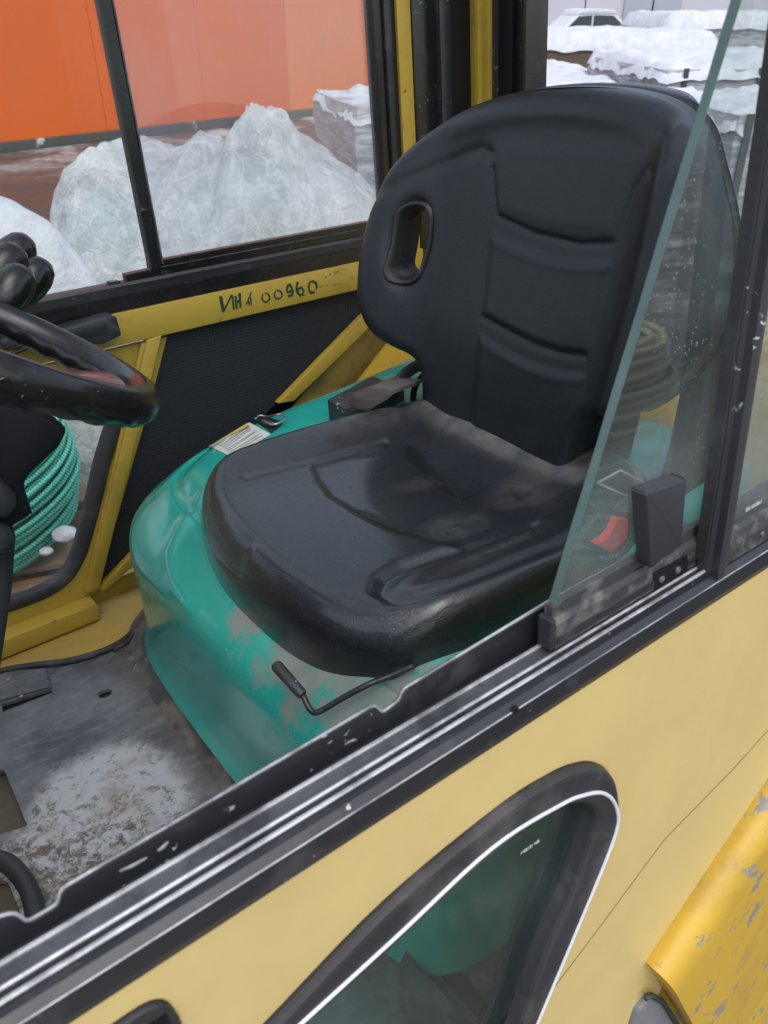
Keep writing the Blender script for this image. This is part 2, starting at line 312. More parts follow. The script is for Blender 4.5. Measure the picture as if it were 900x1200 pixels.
# mesh panel: woven grille relief
m_, nt, b, v = base('grille')
n1 = nd(nt, 'ShaderNodeTexVoronoi'); n1.inputs['Scale'].default_value = 190; n1.inputs['Randomness'].default_value = .12; nt.links.new(v, n1.inputs['Vector'])
hh = ramp(nt, n1.outputs['Distance'], [(.15, 0.0), (.4, 1.0)]); b.inputs['Specular IOR Level'].default_value = .15; c = mixc(nt, hh, (.002, .002, .0025), (.026, .028, .034)); c = mixc(nt, ramp(nt, noi(nt, v, 9, 6), [(.5, 0.0), (.8, .2)]), c, (.035, .03, .025))
setc(nt, b, c, .55, hh, .5, .002, spec=.15); M['grille'] = m_
M['glass_near'] = glass('glass_near', (.93, .965, .95), .045, (.45, .49, .49), ior=1.75, grime=[((.40, .24, -.22), (.15, .05, .05), .16), ((.33, .24, -.22), (.12, .05, .03), .12)], sparkle=.9)
M['glass_far'] = glass('glass_far', (.95, .97, .96), .006, gl=.6, sparkle=.03)
M['glass_haze'] = glass('glass_haze', (.93, .95, .95), .125, (.62, .60, .63), sc=2.2, sparkle=.1)
M['glass_low'] = glass('glass_low', (.72, .86, .82), .02, (.5, .58, .56), sc=3, sparkle=.15)
M['glass_edge'] = simple('glass_edge', (.045, .085, .078), (.10, .16, .15), .25, 30, 120, .1)
M['white'] = simple('white_trim', (.50, .51, .54), (.66, .66, .69), .4, 20, 100, .05)
M['red'] = simple('red_plastic', (.80, .02, .015), (.85, .035, .025), .35, 20, 100, .05)
M['steel'] = simple('steel', (.35, .35, .36), (.55, .55, .56), .3, 60, 200, .2, metal=.9, dirt=(.12, .1, .08), dsc=50, dlo=.5, dhi=.7)
M['webbing'] = simple('webbing', (.075, .062, .06), (.12, .10, .095), .7, 40, 700, .5)
M['ink'] = simple('ink', (.006, .025, .012), (.01, .04, .02), .5, 90, 100, .0)
M['ink_faint'] = simple('ink_faint', (.20, .16, .03), (.25, .19, .03), .5, 90, 100, .0)
M['print'] = simple('print', (.7, .72, .72), (.6, .62, .62), .6, 90, 100, .0)
M['print_dark'] = simple('print_dark', (.12, .13, .14), (.16, .17, .18), .6, 90, 100, .0)
M['sticker'] = simple('sticker', (.50, .52, .51), (.62, .63, .61), .45, 40, 100, .0, dirt=(.3, .3, .28), dsc=50, dlo=.5, dhi=.7)
M['sticker_yellow'] = simple('sticker_yellow', (.5, .42, .08), (.45, .4, .1), .45, 40, 100, .0)
M['wheel_brown'] = simple('wheel_brown', (.10, .035, .03), (.14, .05, .045), .14, 20, 60, .05)
M['rope_green'] = simple('rope_green', (.02, .26, .19), (.06, .42, .32), .4, 40, 260, .9, bd=.004)
M['rope_beige'] = simple('rope_beige', (.26, .23, .13), (.36, .32, .19), .8, 40, 260, .9, bd=.004)

# ------------------------------------------------------------------ forklift: near side
T = truck
YN = .22
def nr(px, py, y=YN): p = at(px, py, 'y', y); return (p[0], p[2])
def arc(pts, n=6): return [tuple(p) for p in crom(pts, n)]
top = [nr(*p) for p in [(310, 1200), (450, 1056), (583, 946), (644, 907), (674, 895), (694, 894), (710, 903), (718, 922), (719, 955), (706, 1002), (668, 1095), (622, 1200)]]
O_ = arc(top, 6) + arc([(.19, -.70), (.165, -.735), (.12, -.75), (-.10, -.75), (-.15, -.735), (-.165, -.69), (-.155, -.60), (-.10, -.53), (-.03, -.465)], 5)
topg = [nr(*p) for p in [(345, 1200), (450, 1105), (567, 998), (640, 947), (672, 937), (686, 940), (692, 950), (691, 968), (667, 1039), (633, 1117), (605, 1200)]]
G_ = arc(topg, 6) + arc([(.18, -.67), (.15, -.71), (.11, -.72), (-.09, -.72), (-.125, -.71), (-.135, -.67), (-.125, -.60), (-.08, -.54), (-.01, -.48)], 5)
topt = [nr(*p) for p in [(330, 1200), (450, 1092), (567, 985), (646, 936), (676, 924), (696, 922), (709, 931), (715, 948), (713, 966), (700, 1003), (662, 1095), (618, 1200)]]
T_ = arc(topt, 6) + arc([(.187, -.69), (.16, -.725), (.115, -.738), (-.095, -.738), (-.14, -.725), (-.153, -.68), (-.142, -.60), (-.09, -.535), (-.02, -.472)], 5)
pe = [nr(640, 1325), nr(775, 1160), nr(900, 975)]
slope = (pe[2][1] - pe[1][1]) / (pe[2][0] - pe[1][0])
panel = [(-.75, -.288), (1.045, -.288), (1.045, pe[2][1] + (1.045 - pe[2][0]) * slope), pe[2], pe[1], (pe[1][0] - .03, -.80), (pe[1][0] - .04, -1.05), (-.75, -1.05)]
rec = rpoly([(-.11, -.318), nr(188, 1163), nr(217, 1203), (.020, -.375), (-.11, -.375)], [.01, .012, .012, .012, .01])
def inset_poly(poly, k, c): return [((p[0] - c[0]) * k + c[0], (p[1] - c[1]) * k + c[1]) for p in poly]
side = plate('side_panel', panel, [O_, rec], 'y', YN, YN + .022, M['cream'], T, .0015)
# seam creases across the panel
mb = MB()
mb.tube([(q[0], YN - .0001, q[1]) for q in (nr(930, 822), nr(860, 900), nr(778, 984), nr(705, 1083), nr(640, 1169), nr(600, 1225))], .0004, 6)
mb.build('panel_seam', simple('seam', (.10, .07, .03), (.2, .14, .05), .8), side)
# recess cup and grip
rp = plate('grip_rim', inset_poly(rec, 1.0, (0, 0)), [rpoly([(-.10, -.325), nr(185, 1172), nr(204, 1203), (.012, -.367), (-.10, -.367)], .009)], 'y', YN - .003, YN + .014, M['rubber'], side, .002)
MB().box((-.11, YN + .022, -.378), (.035, YN + .03, -.315)).build('grip_cup', M['black_dark'], side)
# window seal, white trim, glass
def ring_pts(poly, y): return [(p[0], y, p[1]) for p in poly]
seal = plate('window_seal', O_, [G_], 'y', YN - .006, YN + .026, M['rubber'], T, .0045)
MB().tube(ring_pts(T_, YN - .0062), .0013, 8, closed=True, flat=1).build('seal_trim', M['white'], seal, True)
pan = MB().prism(G_, 'y', YN + .008, YN + .012).build('window_glass', M['glass_low'], T, label='greenish lower side window glass')

# flange, track, lip
X0, X1 = -.75, 1.045
MB().ext([(.2175, -.2935), (.2175, -.2822), (.2215, -.2790), (.2260, -.2793), (.2260, -.2995), (.2195, -.2995)], X0, X1, 60).build('sill_flange', M['black_paint'], T)
trk = MB().ext([(.2262, -.2990), (.2262, -.2786), (.2278, -.2780), (.2290, -.2795), (.2290, -.2850), (.2318, -.2850), (.2318, -.2792), (.2328, -.2786), (.2352, -.2802), (.2425, -.2812), (.2432, -.2800), (.2446, -.2800), (.2452, -.2815), (.2452, -.2990)], X0, X1, 60)
track = trk.build('window_track', M['alu_dark'], T)
MB().ext([(.2260, -.27835), (.2268, -.2776), (.2280, -.2777), (.2286, -.2787), (.2280, -.2792), (.2265, -.2792)], X0, .62).build('track_ridge', M['worn_edge'], track)
MB().ext([(.2319, -.2786), (.2326, -.2779), (.2338, -.2785), (.2342, -.2796), (.2330, -.2799), (.2320, -.2796)], X0 + .1, .62).build('track_ridge', M['alu'], track)
MB().ext([(.2428, -.2801), (.2434, -.2793), (.2446, -.2793), (.2452, -.2803), (.2446, -.2811), (.2432, -.2811)], X0, .62).build('track_ridge', M['worn_edge'], track)
MB().tube([(X0, .2178, -.28215), (.62, .2178, -.28215)], .00042, 6).build('flange_edge', M['worn_edge'], track)
# inner lip with cut-outs, px heights on plane y=.252
YL = .252
lp = [(-160, 1178), (0, 1078), (18, 1074), (33, 1085), (70, 1063), (73, 1046), (440, 829), (450, 838), (470, 823), (475, 810), (645, 707)]
lpz = [nr(*p, YL) for p in lp]
lz = lpz[-1][1]; lpz = [(-.75, lpz[0][1])] + lpz[1:] + [(1.045, lz)]
lz0 = -.300
lipv = [(p[0], YL, p[1]) for p in lpz]; n = len(lipv)
ex_ = []
for i_, p_ in enumerate(lipv):
    if 0 < i_ < len(lipv) - 1:
        a_ = np.array(lipv[i_ - 1]); b2 = np.array(p_); c2 = np.array(lipv[i_ + 1]); k1 = min(.0025, .4 * np.linalg.norm(a_ - b2)); k2 = min(.0025, .4 * np.linalg.norm(c2 - b2)); q1 = b2 + (a_ - b2) / np.linalg.norm(a_ - b2) * k1; q2 = b2 + (c2 - b2) / np.linalg.norm(c2 - b2) * k2; ex_ += [tuple(q1 * (1 - t) ** 2 + b2 * 2 * t * (1 - t) + q2 * t * t) for t in (0, .33, .67, 1)]
    else: ex_.append(p_)
lipv = ex_; n = len(lipv)
vv = []
for dy, off in ((0, 0), (.0035, 0)):
    vv += [(p[0], YL + dy, p[2]) for p in lipv]; vv += [(p[0], YL + dy, lz0) for p in lipv]
ff = []
for i in range(n - 1):
    ff += [(n + i, n + i + 1, i + 1, i), (2 * n + i, 2 * n + i + 1, 3 * n + i + 1, 3 * n + i), (i, i + 1, 2 * n + i + 1, 2 * n + i)]
lip = obj('inner_lip', vv, ff, M['black_paint'], T)
MB().tube([(p[0], YL + .0018, p[2] + .0002) for p in lipv], .0010, 8, flat=.8).build('lip_edge', M['worn_edge'], lip, True)
MB().box((X0, .2453, -.2990), (X1, YL - .0002, -.2855)).build('lip_foot', M['black_paint'], lip)
for (a, b_) in (((140, 1021), (172, 1005)), ((185, 997), (197, 986)), ((364, 902), (366, 901)), ((96, 1066), (106, 1061))):
    pa = nr(*a, YL); pb = nr(*b_, YL); MB().tube([(pa[0], YL - .0001, pa[1]), ((pa[0] + pb[0]) / 2, YL - .0001, (pa[1] + pb[1]) / 2 - .0006), (pb[0], YL - .0001, pb[1])], [.0007, .0011, .0006], 6, flat=.3).build('paint_chip', M['worn_edge'], lip)
# inner face of the door below the sill
MB().box((X0, .2455, -1.02), (.9, .2515, -.3005)).build('inner_sheet', M['black_dark'], T) if False else None
# bolt on the flange
def bolt(parent, c, r, name='bolt', mat=None, axis='y'):
    mb = MB()
    a = {'y': (0, 1, 0), 'z': (0, 0, -1), 'x': (1, 0, 0)}[axis]; A = Vector(a); c = Vector(c)
    mb.tube([c - A * r * .35, c - A * r * .28, c, c + A * r * .5], [r * .55, r * .95, r, r], 14)
    return mb.build(name, mat or M['steel'], parent, True, sharp=40)
p = nr(604, 832, .2173); bolt(T, (p[0], .2176, p[1]), .0022, 'rivet', M['black_dark'])
# upper sliding window in the near track
YG = .2405
ga = at(866, -4, 'y', YG); gb = at(640, 736, 'y', YG); sl_ = (ga[0] - gb[0]) / (ga[2] - gb[2])
zt = .52
slide = emp('sliding_window', T)
gp = [(gb[0], gb[2]), (gb[0] + sl_ * (zt - gb[2]), zt), (.74, zt), (.74, gb[2])]
MB().prism(gp, 'y', YG - .0022, YG + .0022).build('pane', M['glass_near'], slide, label='dusty clear pane with slanted front edge')
mb = MB()
N = 40; pts = []
for i in range(N + 1):
    t = i / N; z = gb[2] + (zt - gb[2]) * t; pts.append((gb[0] + sl_ * (z - gb[2]) - .0012, YG, z))
mb.ext([(0, 0)], 0, 0) if False else None
e = [(p[0] + .0006, p[2]) for p in pts] + [(p[0] - .0008 + .0002 * math.sin(i * 1.7), p[2]) for i, p in list(enumerate(pts))[::-1]]
mb.prism(e, 'y', YG - .0023, YG + .0023, 0).build('pane_edge', M['glass_edge'], slide)
# bottom rail of the sliding pane
zb = gb[2]
rail = MB().ext([(YG - .0062, -.2775), (YG - .0062, -.262), (YG - .004, -.2585), (YG - .0026, -.2585), (YG - .0026, -.252), (YG + .0026, -.252), (YG + .0026, -.262), (YG + .005, -.2775)], gb[0] + .001, .60, 40)
rail = rail.build('bottom_rail', M['rubber_dusty'], slide)
MB().ext([(YG - .0068, -.2755), (YG - .0068, -.2700), (YG - .0063, -.2695), (YG - .0063, -.2760)], gb[0] + .002, .60).build('rail_strip', M['rubber'], rail)
MB().box((gb[0] - .0025, YG - .0060, -.2780), (gb[0] + .0012, YG + .004, -.2585), .0008).build('end_cap', M['rubber'], slide)
# latch block on the glass
def lbox(px, y0, y1, nm, mat, par, bev=.0018):
    pts = [nr(*q, y0) for q in px]; return MB().prism(rpoly(pts, .0025, 3), 'y', y0, y1, bev).build(nm, mat, par, True, sharp=35)
lbox([(758, 578), (806, 560), (800, 640), (764, 668)], .2265, YG - .003, 'latch', M['plastic'], slide)
lbox([(762, 582), (790, 568), (788, 655), (760, 668)], YG + .0026, YG + .013, 'latch', M['black_dark'], slide)
# thin metal outline modelled in place of the latch's reflection in the pane
q = [at(x, y, 'y', YG + .006) for x, y in ((700, 566), (727, 551), (768, 573), (745, 586))]
MB().tube([tuple(p) for p in q] + [tuple(q[0])], .0006, 6).build('latch_reflection_line', M['alu'], slide)
for p in ((776, 679), (795, 668)):
    c = nr(*p, .2332); bolt(slide, (c[0], .2335, c[1]), .0023, 'screw')
q = [nr(*p, .2335) for p in ((766, 672), (806, 650), (806, 672), (768, 694))]
MB().prism(rpoly(q, .001, 2), 'y', .2336, .2345).build('stop_plate', M['black_dark'], slide)
# vertical door post, two visible faces
pL = at(833, 655, 'y', .2265); pM = at(858, 650, 'y', .2190)
def vp(px, py, y): p = at(px, py, 'y', y); return p[0]
xl = vp(830, 652, .226); xm = vp(847, 662, .2185) ; xr = vp(867, 560, .2215)
prof = [(xl, .231), (xl, .226), (xl + .001, .2235), (xm - .0045, .2180), (xm, .2172), (xm + .004, .2180), (xr, .2225), (xr, .2335), (xl, .2325)]
MB().prism([(a, b_) for a, b_ in prof], 'z', -.2805, .62, 0).build('door_post', M['plastic'], T, False, label='black vertical window post')
MB().prism([(xl - .001, .2275), (xl - .0002, .227), (xl - .0002, .2345), (xl - .001, .2345)], 'z', -.272, .62).build('post_seal', M['rubber'], T)
# fixed rear pane and its gasket
MB().box((xr - .002, .2290, -.262), (1.035, .2330, .52)).build('rear_side_glass', M['glass_near'], T)
MB().ext([(.2232, -.280), (.2232, -.268), (.2255, -.2605), (.2289, -.2585), (.2289, -.263), (.2331, -.263), (.2331, -.2585), (.2365, -.262), (.2365, -.280)], xr + .0005, 1.035, 30).build('pane_gasket', M['rubber_dusty'], T)
c = nr(894, 626, .2228); bolt(T, (c[0], .2230, c[1]), .0018, 'screw')

def text(body, name, parent, origin, ux, uy, size, mat, ext=.0001, font_scale=1.0, shear=0):
    cu = bpy.data.curves.new(name, 'FONT'); cu.body = body; cu.size = size; cu.extrude = ext; cu.shear = shear
    t = bpy.data.objects.new(name, cu); COL.objects.link(t); dg = bpy.context.evaluated_depsgraph_get(); me = bpy.data.meshes.new_from_object(t.evaluated_get(dg)); bpy.data.objects.remove(t)
    ux = np.array(ux, float); uy = np.array(uy, float); uz = np.cross(ux, uy); o = np.array(origin, float)
    v = [o + ux * q.co[0] * font_scale + uy * q.co[1] + uz * q.co[2] for q in me.vertices]; f = [tuple(p.vertices) for p in me.polygons]
    bpy.data.meshes.remove(me); return obj(name, v, f, mat, parent)
a = at(874, 600, 'y', .2287); b_ = at(898, 586, 'y', .2287)
text('EN 12150-1', 'glass_marking', T, a, (1, 0, 0), (0, 0, 1), .0036, M['print'])
a = at(602, 1006, 'y', YN + .0077); b_ = at(632, 985, 'y', YN + .0077); d = b_ - a; d /= np.linalg.norm(d)
u2 = np.array((-d[2], 0, d[0]))
text('EN 12150-1', 'glass_marking', T, b_ + u2 * .001, -d, -u2, .0033, M['print'])

# counterweight shoulder low behind the panel
cw = [nr(*p, .20) for p in [(773, 1162), (838, 1065), (905, 962)]]
sl2 = (cw[2][1] - cw[0][1]) / (cw[2][0] - cw[0][0]); 
cwp = [cw[0], (1.15, cw[0][1] + (1.15 - cw[0][0]) * sl2), (1.75, -.30), (1.75, -1.25), (.52, -1.25), (.47, -1.0), (cw[0][0] + .004, cw[0][1] - .02)]
bm = MB().prism([(p[0], p[1]) for p in cwp], 'y', .222, 1.28, 0); 
MB().prism([(p[0] + .006, p[1] - .004) for p in cwp], 'y', .196, .2215, .0).build('x', M['counter'], T) if False else None
def cw_mesh():
    # swept shoulder: edge line raised and rounded outwards, then a flat flank down to the sill edge
    N = 24; rows = []
    prof = [(.2215, .000), (.214, .0025), (.206, .001), (.200, -.006), (.197, -.016), (.196, -.03), (.198, -.080), (.200, -.16), (.205, -.30), (.215, -.40)]
    d = np.array([1, sl2]); d /= np.linalg.norm(d); nn_ = np.array([-d[1], d[0]])
    st = np.array(cw[0]) + d * .010; v = []; dn = np.array(nr(800, 1200, .2)) - np.array(nr(775, 1160, .2)); dn /= np.linalg.norm(dn); f = []
    for i in range(N + 1):
        p0 = st + d * (i / N * 1.05)
        for (y, h) in prof: q = p0 + (nn_ * h if h > 0 else dn * -h); v.append((q[0], y, q[1]))
    k = len(prof)
    for i in range(N):
        for j in range(k - 1): f.append((i * k + j, i * k + j + 1, (i + 1) * k + j + 1, (i + 1) * k + j))
    f.append(tuple(range(k))[::-1]); f.append(tuple(N * k + j for j in range(k)))
    return v, f
v_, f_ = cw_mesh(); cwo = obj('counterweight_shoulder', v_, f_, M['counter'], T, True, 'chipped orange yellow counterweight edge', sharp=50)
MB().prism([(1.06, -.33), (1.75, -.33), (1.75, -1.25), (.62, -1.25), (.55, -.95), (.55, -.72)], 'y', .245, 1.26, .02).build('counterweight', M['counter'], T)
# mudguard lip and rear wheel under it
MB().prism([nr(*q, .215) for q in ((735, 1225), (748, 1185), (762, 1168), (776, 1175), (792, 1200), (800, 1240))], 'y', .2135, .24, .004).build('mudguard', simple('grey_plastic', (.10, .10, .11), (.16, .16, .17), .5, 20), T, True, sharp=40)
MB().tube([tuple(at(x, y, 'y', .2125)) for x, y in ((757, 1170), (764, 1166), (777, 1174), (793, 1199), (801, 1240))], .0022, 8).build('mudguard_edge', M['rubber'], T, True)
def wheel(cx, cz, y0, y1, R):
    w = emp('wheel', T)
    prof = [(y0 + .03, R * .55), (y0 + .01, R * .62), (y0, R * .8), (y0 + .008, R * .95), (y0 + .03, R), (y1 - .03, R), (y1 - .008, R * .95), (y1, R * .8), (y1 - .01, R * .62), (y1 - .03, R * .55)]
    v = []; f = []; n = 56; k = len(prof)
    for i in range(n):
        a = 2 * PI * i / n
        for y, r in prof: v.append((cx + r * math.cos(a), y, cz + r * math.sin(a)))
    for i in range(n):
        for j in range(k): f.append((i * k + j, i * k + (j + 1) % k, ((i + 1) % n) * k + (j + 1) % k, ((i + 1) % n) * k + j))
    obj('tyre', v, f, M['rubber'], w, True, sharp=45)
    v = []; f = []; pr = [(y0 + .028, R * .57), (y0 + .05, R * .5), (y0 + .05, R * .2), (y0 + .02, R * .16), (y0 + .02, .001)]; k = len(pr)
    for i in range(n):
        a = 2 * PI * i / n
        for y, r in pr: v.append((cx + r * math.cos(a), y, cz + r * math.sin(a)))
    for i in range(n):
        for j in range(k - 1): f.append((i * k + j, i * k + j + 1, ((i + 1) % n) * k + j + 1, ((i + 1) % n) * k + j))
    obj('rim', v, f, M['counter'], w, True, sharp=45)
wheel(.66, -1.36, .28, .44, .25); wheel(.66, -1.36, 1.04, 1.2, .25)
wheel(-.55, -1.33, .26, .44, .28); wheel(-.55, -1.33, 1.04, 1.22, .28)
MB().prism([(-.8, -1.5), (.5, -1.5), (.42, -1.05), (-.2, -1.05), (-.3, -.95), (-.8, -.95)], 'y', .30, 1.2, .01).build('chassis', M['black_dark'], T)

# ------------------------------------------------------------------ forklift: far side
YF = 1.27
def fr(px, py, y=YF): p = at(px, py, 'y', y); return (p[0], p[2])
# lower far window opening
Fo = [fr(*p) for p in ((163, 440), (150, 478), (130, 540), (119, 586), (105, 638), (97, 658), (84, 679), (62, 696), (35, 708), (0, 720))]
Fg = [fr(*p) for p in ((142, 450), (131, 480), (112, 540), (105, 572), (98, 601), (90, 632), (84, 650), (71, 672), (44, 690), (0, 704))]
FO = arc(Fo, 5) + [(-.12, Fo[-1][1]), (-.16, -.70), (-.16, -.44), (-.12, -.415), (.30, -.405)]
FG = arc(Fg, 5) + [(-.11, Fg[-1][1]), (-.145, -.69), (-.145, -.45), (-.11, -.43), (.28, -.42)]
x_post = .451
fs = plate('far_side_plate', [(-.75, -.350), (.475, -.350), (.43, -.44), (fr(103, 692)[0] + .012, -.757), (-.75, -.757)], [FO], 'y', YF, YF + .012, M['yellow'], T, .001)
def resample(poly, n):
    P = np.array(list(poly) + [poly[0]], float); L_ = np.r_[0, np.cumsum(np.linalg.norm(np.diff(P, axis=0), axis=1))]; t = np.linspace(0, L_[-1], n, endpoint=False); return np.c_[np.interp(t, L_, P[:, 0]), np.interp(t, L_, P[:, 1])]
A2 = resample(FO, 220); C_ = resample(FG, 600); B2 = np.array([C_[np.argmin(np.hypot(*(C_ - q).T))] for q in A2]); v_ = []; f_ = []
pr_ = ((-.02, .010), (-.02, -.002), (.12, -.004), (.45, -.005), (.85, -.003), (1.0, .002), (1.0, .012))
for q, w in zip(A2, B2):
    for t, dy in pr_: p = q + (w - q) * t; v_.append((p[0], YF + dy, p[1]))
k = len(pr_)
for i in range(220):
    for j in range(k - 1): f_.append((i * k + j, i * k + j + 1, ((i + 1) % 220) * k + j + 1, ((i + 1) % 220) * k + j))
fsl = obj('far_window_seal', v_, f_, M['rubber'], T, True)
MB().prism(FG, 'y', YF + .004, YF + .008).build('far_lower_glass', M['glass_far'], T)
# slanted posts (box sections) left of the grille
def strut(px, y0, y1, nm, mat, bev=.002): return MB().prism([fr(*q, y0) for q in px], 'y', y0, y1, bev).build(nm, mat, T, True, sharp=40)
strut([(173, 399), (190, 393), (117, 690), (102, 696)], YF - .016, YF + .002, 'side_post', M['yellow'])
strut([(166, 402), (175, 400), (103, 694), (99, 694)], YF - .008, YF + .002, 'post_flange', M['yellow'])
# grille sheet
gr = [fr(*p) for p in ((188, 388), (470, 322), (470, 345), (325, 474), (230, 572), (150, 655), (115, 690))]
MB().prism([(p[0], p[1]) for p in gr], 'y', YF + .006, YF + .012).build('grille_sheet', M['grille'], T)
MB().box((.50, YF + .045, -.80), (1.2, YF + .05, -.35)).build('side_backing', M['black_dark'], T)
# yellow brace towards the rear and plate beyond it
strut([(425, 371), (462, 338), (480, 338), (345, 470), (326, 473)], YF - .012, YF + .004, 'diagonal_brace', M['yellow'])
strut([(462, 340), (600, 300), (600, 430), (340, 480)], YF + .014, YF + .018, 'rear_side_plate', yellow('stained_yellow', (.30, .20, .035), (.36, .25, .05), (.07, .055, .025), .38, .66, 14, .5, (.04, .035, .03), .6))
strut([(150, 655), (170, 632), (172, 650), (122, 694), (116, 690)], YF - .010, YF + .004, 'lower_brace', M['yellow'])
# side beam
beam = MB().box((-.75, YF - .012, -.3435), (1.25, YF + .03, -.2935), .002).build('side_beam', M['yellow'], T, True, sharp=40)
# ink number on the beam
def strokes(name, items, mat, parent, y, r=.0011):
    for pts in items:
        mb = MB()
        q = [fr(*p, y) for p in pts]; q3 = [(p[0] + random.uniform(-.0005, .0005), y, p[1]) for p in q]
        if len(q3) > 2: q3 = [tuple(w) for w in crom(q3, 4)]
        mb.tube(q3, [r * random.uniform(.7, 1.25) for _ in q3], 6, flat=.12)
        mb.build(name, mat, parent)
def C2(px, py): return (240 + px / 3.75, 240 + py / 3.75)   # enlarged survey crop to photo px
L = lambda pts: [C2(*p) for p in pts]
strokes('ink_number', [
    L([(68, 402), (80, 472)]), L([(73, 402), (84, 470)]), L([(84, 468), (118, 396)]), L([(120, 395), (128, 462)]),
    L([(134, 400), (140, 458)]), L([(152, 388), (158, 452)]), L([(138, 428), (155, 422)]),
    L([(366, 400), (383, 398), (386, 378), (374, 351), (362, 362), (366, 384), (384, 376)]), 
    L([(408, 338), (404, 365), (412, 392), (428, 394), (434, 378), (424, 364), (410, 372)]),
    L([(480, 337), (462, 340), (458, 365), (466, 386), (484, 382)]), L([(484, 338), (493, 352), (490, 372)])], M['ink'], beam, YF - .0126, .0023)
strokes('ink_number', [
    L([(182, 440), (192, 418), (196, 442)]), L([(205, 382), (188, 428)]), L([(200, 405), (204, 442)]),
    L([(258, 392), (252, 408), (258, 422), (270, 427), (282, 418), (285, 402), (276, 390), (262, 389)]), L([(312, 378), (305, 394), (310, 408), (322, 413), (335, 406), (338, 390), (328, 377), (316, 376)])], M['ink'], beam, YF - .0126, .0015)
strokes('ink_smudge', [L([(505, 362), (520, 356)]), L([(530, 356), (545, 352)]), L([(560, 352), (575, 348), (590, 350)]), L([(640, 312), (655, 330)])], M['ink_faint'], beam, YF - .0124, .0012)
# window rail: stepped, with notches
rl = MB()
rl.ext([(YF - .006, -.2930), (YF - .006, -.2560), (YF - .003, -.2520), (YF + .02, -.2520), (YF + .02, -.2930)], -.75, 1.0, 30)
fw = rl.build('far_window_rail', M['black_paint'], T)
MB().ext([(YF - .0095, -.2925), (YF - .0095, -.2700), (YF - .0065, -.2690), (YF - .0062, -.2925)], -.75, 1.0, 20).build('rail_groove', M['black_gloss'], fw)
MB().prism([(.428, -.2518), (.428, -.2410), (.470, -.2400), (.470, -.2290), (1.0, -.2290), (1.0, -.2518)], 'y', YF - .002, YF + .016, .001).build('rail_step', M['black_gloss'], fw)
MB().prism([(.4, -.2518), (.4, -.2478), (.415, -.2478), (.42, -.2518)], 'y', YF - .002, YF + .012).build('rail_tab', M['black_paint'], fw)
MB().tube([(.47, YF - .0035, -.2395), (1.0, YF - .0035, -.2395)], .0008, 6).build('rail_line', M['alu_dark'], fw)
MB().tube([(.428, YF - .0075, -.2560), (1.0, YF - .0075, -.2560)], .0008, 6).build('rail_line', M['alu_dark'], fw)
# sliding panes
MB().prism([(-.75, -.2525), (.468, -.2525), (.468, .52), (-.75, .52)], 'y', YF + .002, YF + .005).build('front_pane', M['glass_far'], T, label='clean front pane of the far window')
MB().prism([(.470, -.232), (.975, -.232), (.975, .52), (.470, .52)], 'y', YF + .009, YF + .012).build('rear_pane', M['glass_haze'], T, label='hazy smeared rear pane of the far window')
dv = MB().ext([(0, 0)], 0, 0) if False else None
MB().prism([(fr(114, 0)[0] - .0005, YF - .006), (fr(128, 0)[0], YF - .006), (fr(128, 0)[0], YF + .014), (fr(114, 0)[0], YF + .014)], 'z', -.240, .60, .001).build('window_divider', M['black_gloss'], T)
MB().box((.489, YF - .004, -.235), (.4915, YF + .008, .60)).build('divider_edge', M['alu_dark'], T)
# far rear corner: window end post, yellow strip, dark column, yellow posts, rear frame
def post(xa, xb, ya, yb, nm, mat, za=-.6, zb_=.62, bev=.002): return MB().box((xa, ya, za), (xb, yb, zb_), bev).build(nm, mat, T, True, sharp=40)
xa = fr(433, 0)[0]; post(xa, xa + .018, YF - .008, YF + .02, 'window_end_frame', M['black_gloss'], -.245)
post(xa + .019, xa + .034, YF - .013, YF + .02, 'window_end_frame', M['black_paint'], -.245); post(xa + .035, xa + .048, YF - .005, YF + .02, 'window_end_frame', M['black_dark'], -.245)
xb = fr(460, 0)[0]; post(xb, xb + .030, YF - .010, YF + .025, 'corner_strip', M['yellow'], -.34)
xc = xb + .031; post(xc, xc + .05, YF - .012, YF + .03, 'corner_column', M['black_gloss'], -.45); post(xc + .051, xc + .075, YF - .025, YF + .03, 'corner_column', M['black_paint'], -.45); post(xc + .076, 1.16, YF - .004, YF + .03, 'corner_column', M['black_dark'], -.45)
XR = 1.16
def ry(px, py, x=XR): return at(px, py, 'x', x)[1]
post(XR, XR + .03, ry(549, 0), ry(537, 0), 'rear_post', simple('old_paint', (.16, .10, .02), (.22, .15, .03), .5, dirt=(.06, .04, .02), dsc=12, dlo=.45, dhi=.6), -.5)
post(XR - .012, XR + .03, ry(560, 0, XR - .012), ry(549, 0, XR - .012), 'rear_post', M['yellow'], -.5)
post(XR - .004, XR + .03, ry(575, 0), ry(560, 0), 'rear_post', M['yellow'], -.5)
post(XR + .001, XR + .04, ry(586, 0), ry(576, 0), 'rear_window_frame', M['plastic'], -.42)
post(XR - .006, XR + .04, ry(604, 0), ry(586.5, 0), 'rear_window_frame', M['black_dark'], -.42)
post(XR - .014, XR + .04, ry(617, 0, XR - .014), ry(604.5, 0, XR - .014), 'rear_window_frame', M['black_gloss'], -.42)
# handle fittings at the corner top (brown rag on a hook)
q = at(527, 18, 'x', 1.12)
mb = MB(); mb.tube([q + np.array((0, 0, .03)), q + np.array((0, .006, .015)), q + np.array((0, -.002, 0)), q + np.array((0, -.008, -.012)), q + np.array((0, -.012, -.022))], [.012, .015, .013, .009, .004], 10); mb.build('cloth_knob', simple('rag', (.03, .015, .012), (.06, .03, .025), .8, 40), T, True)
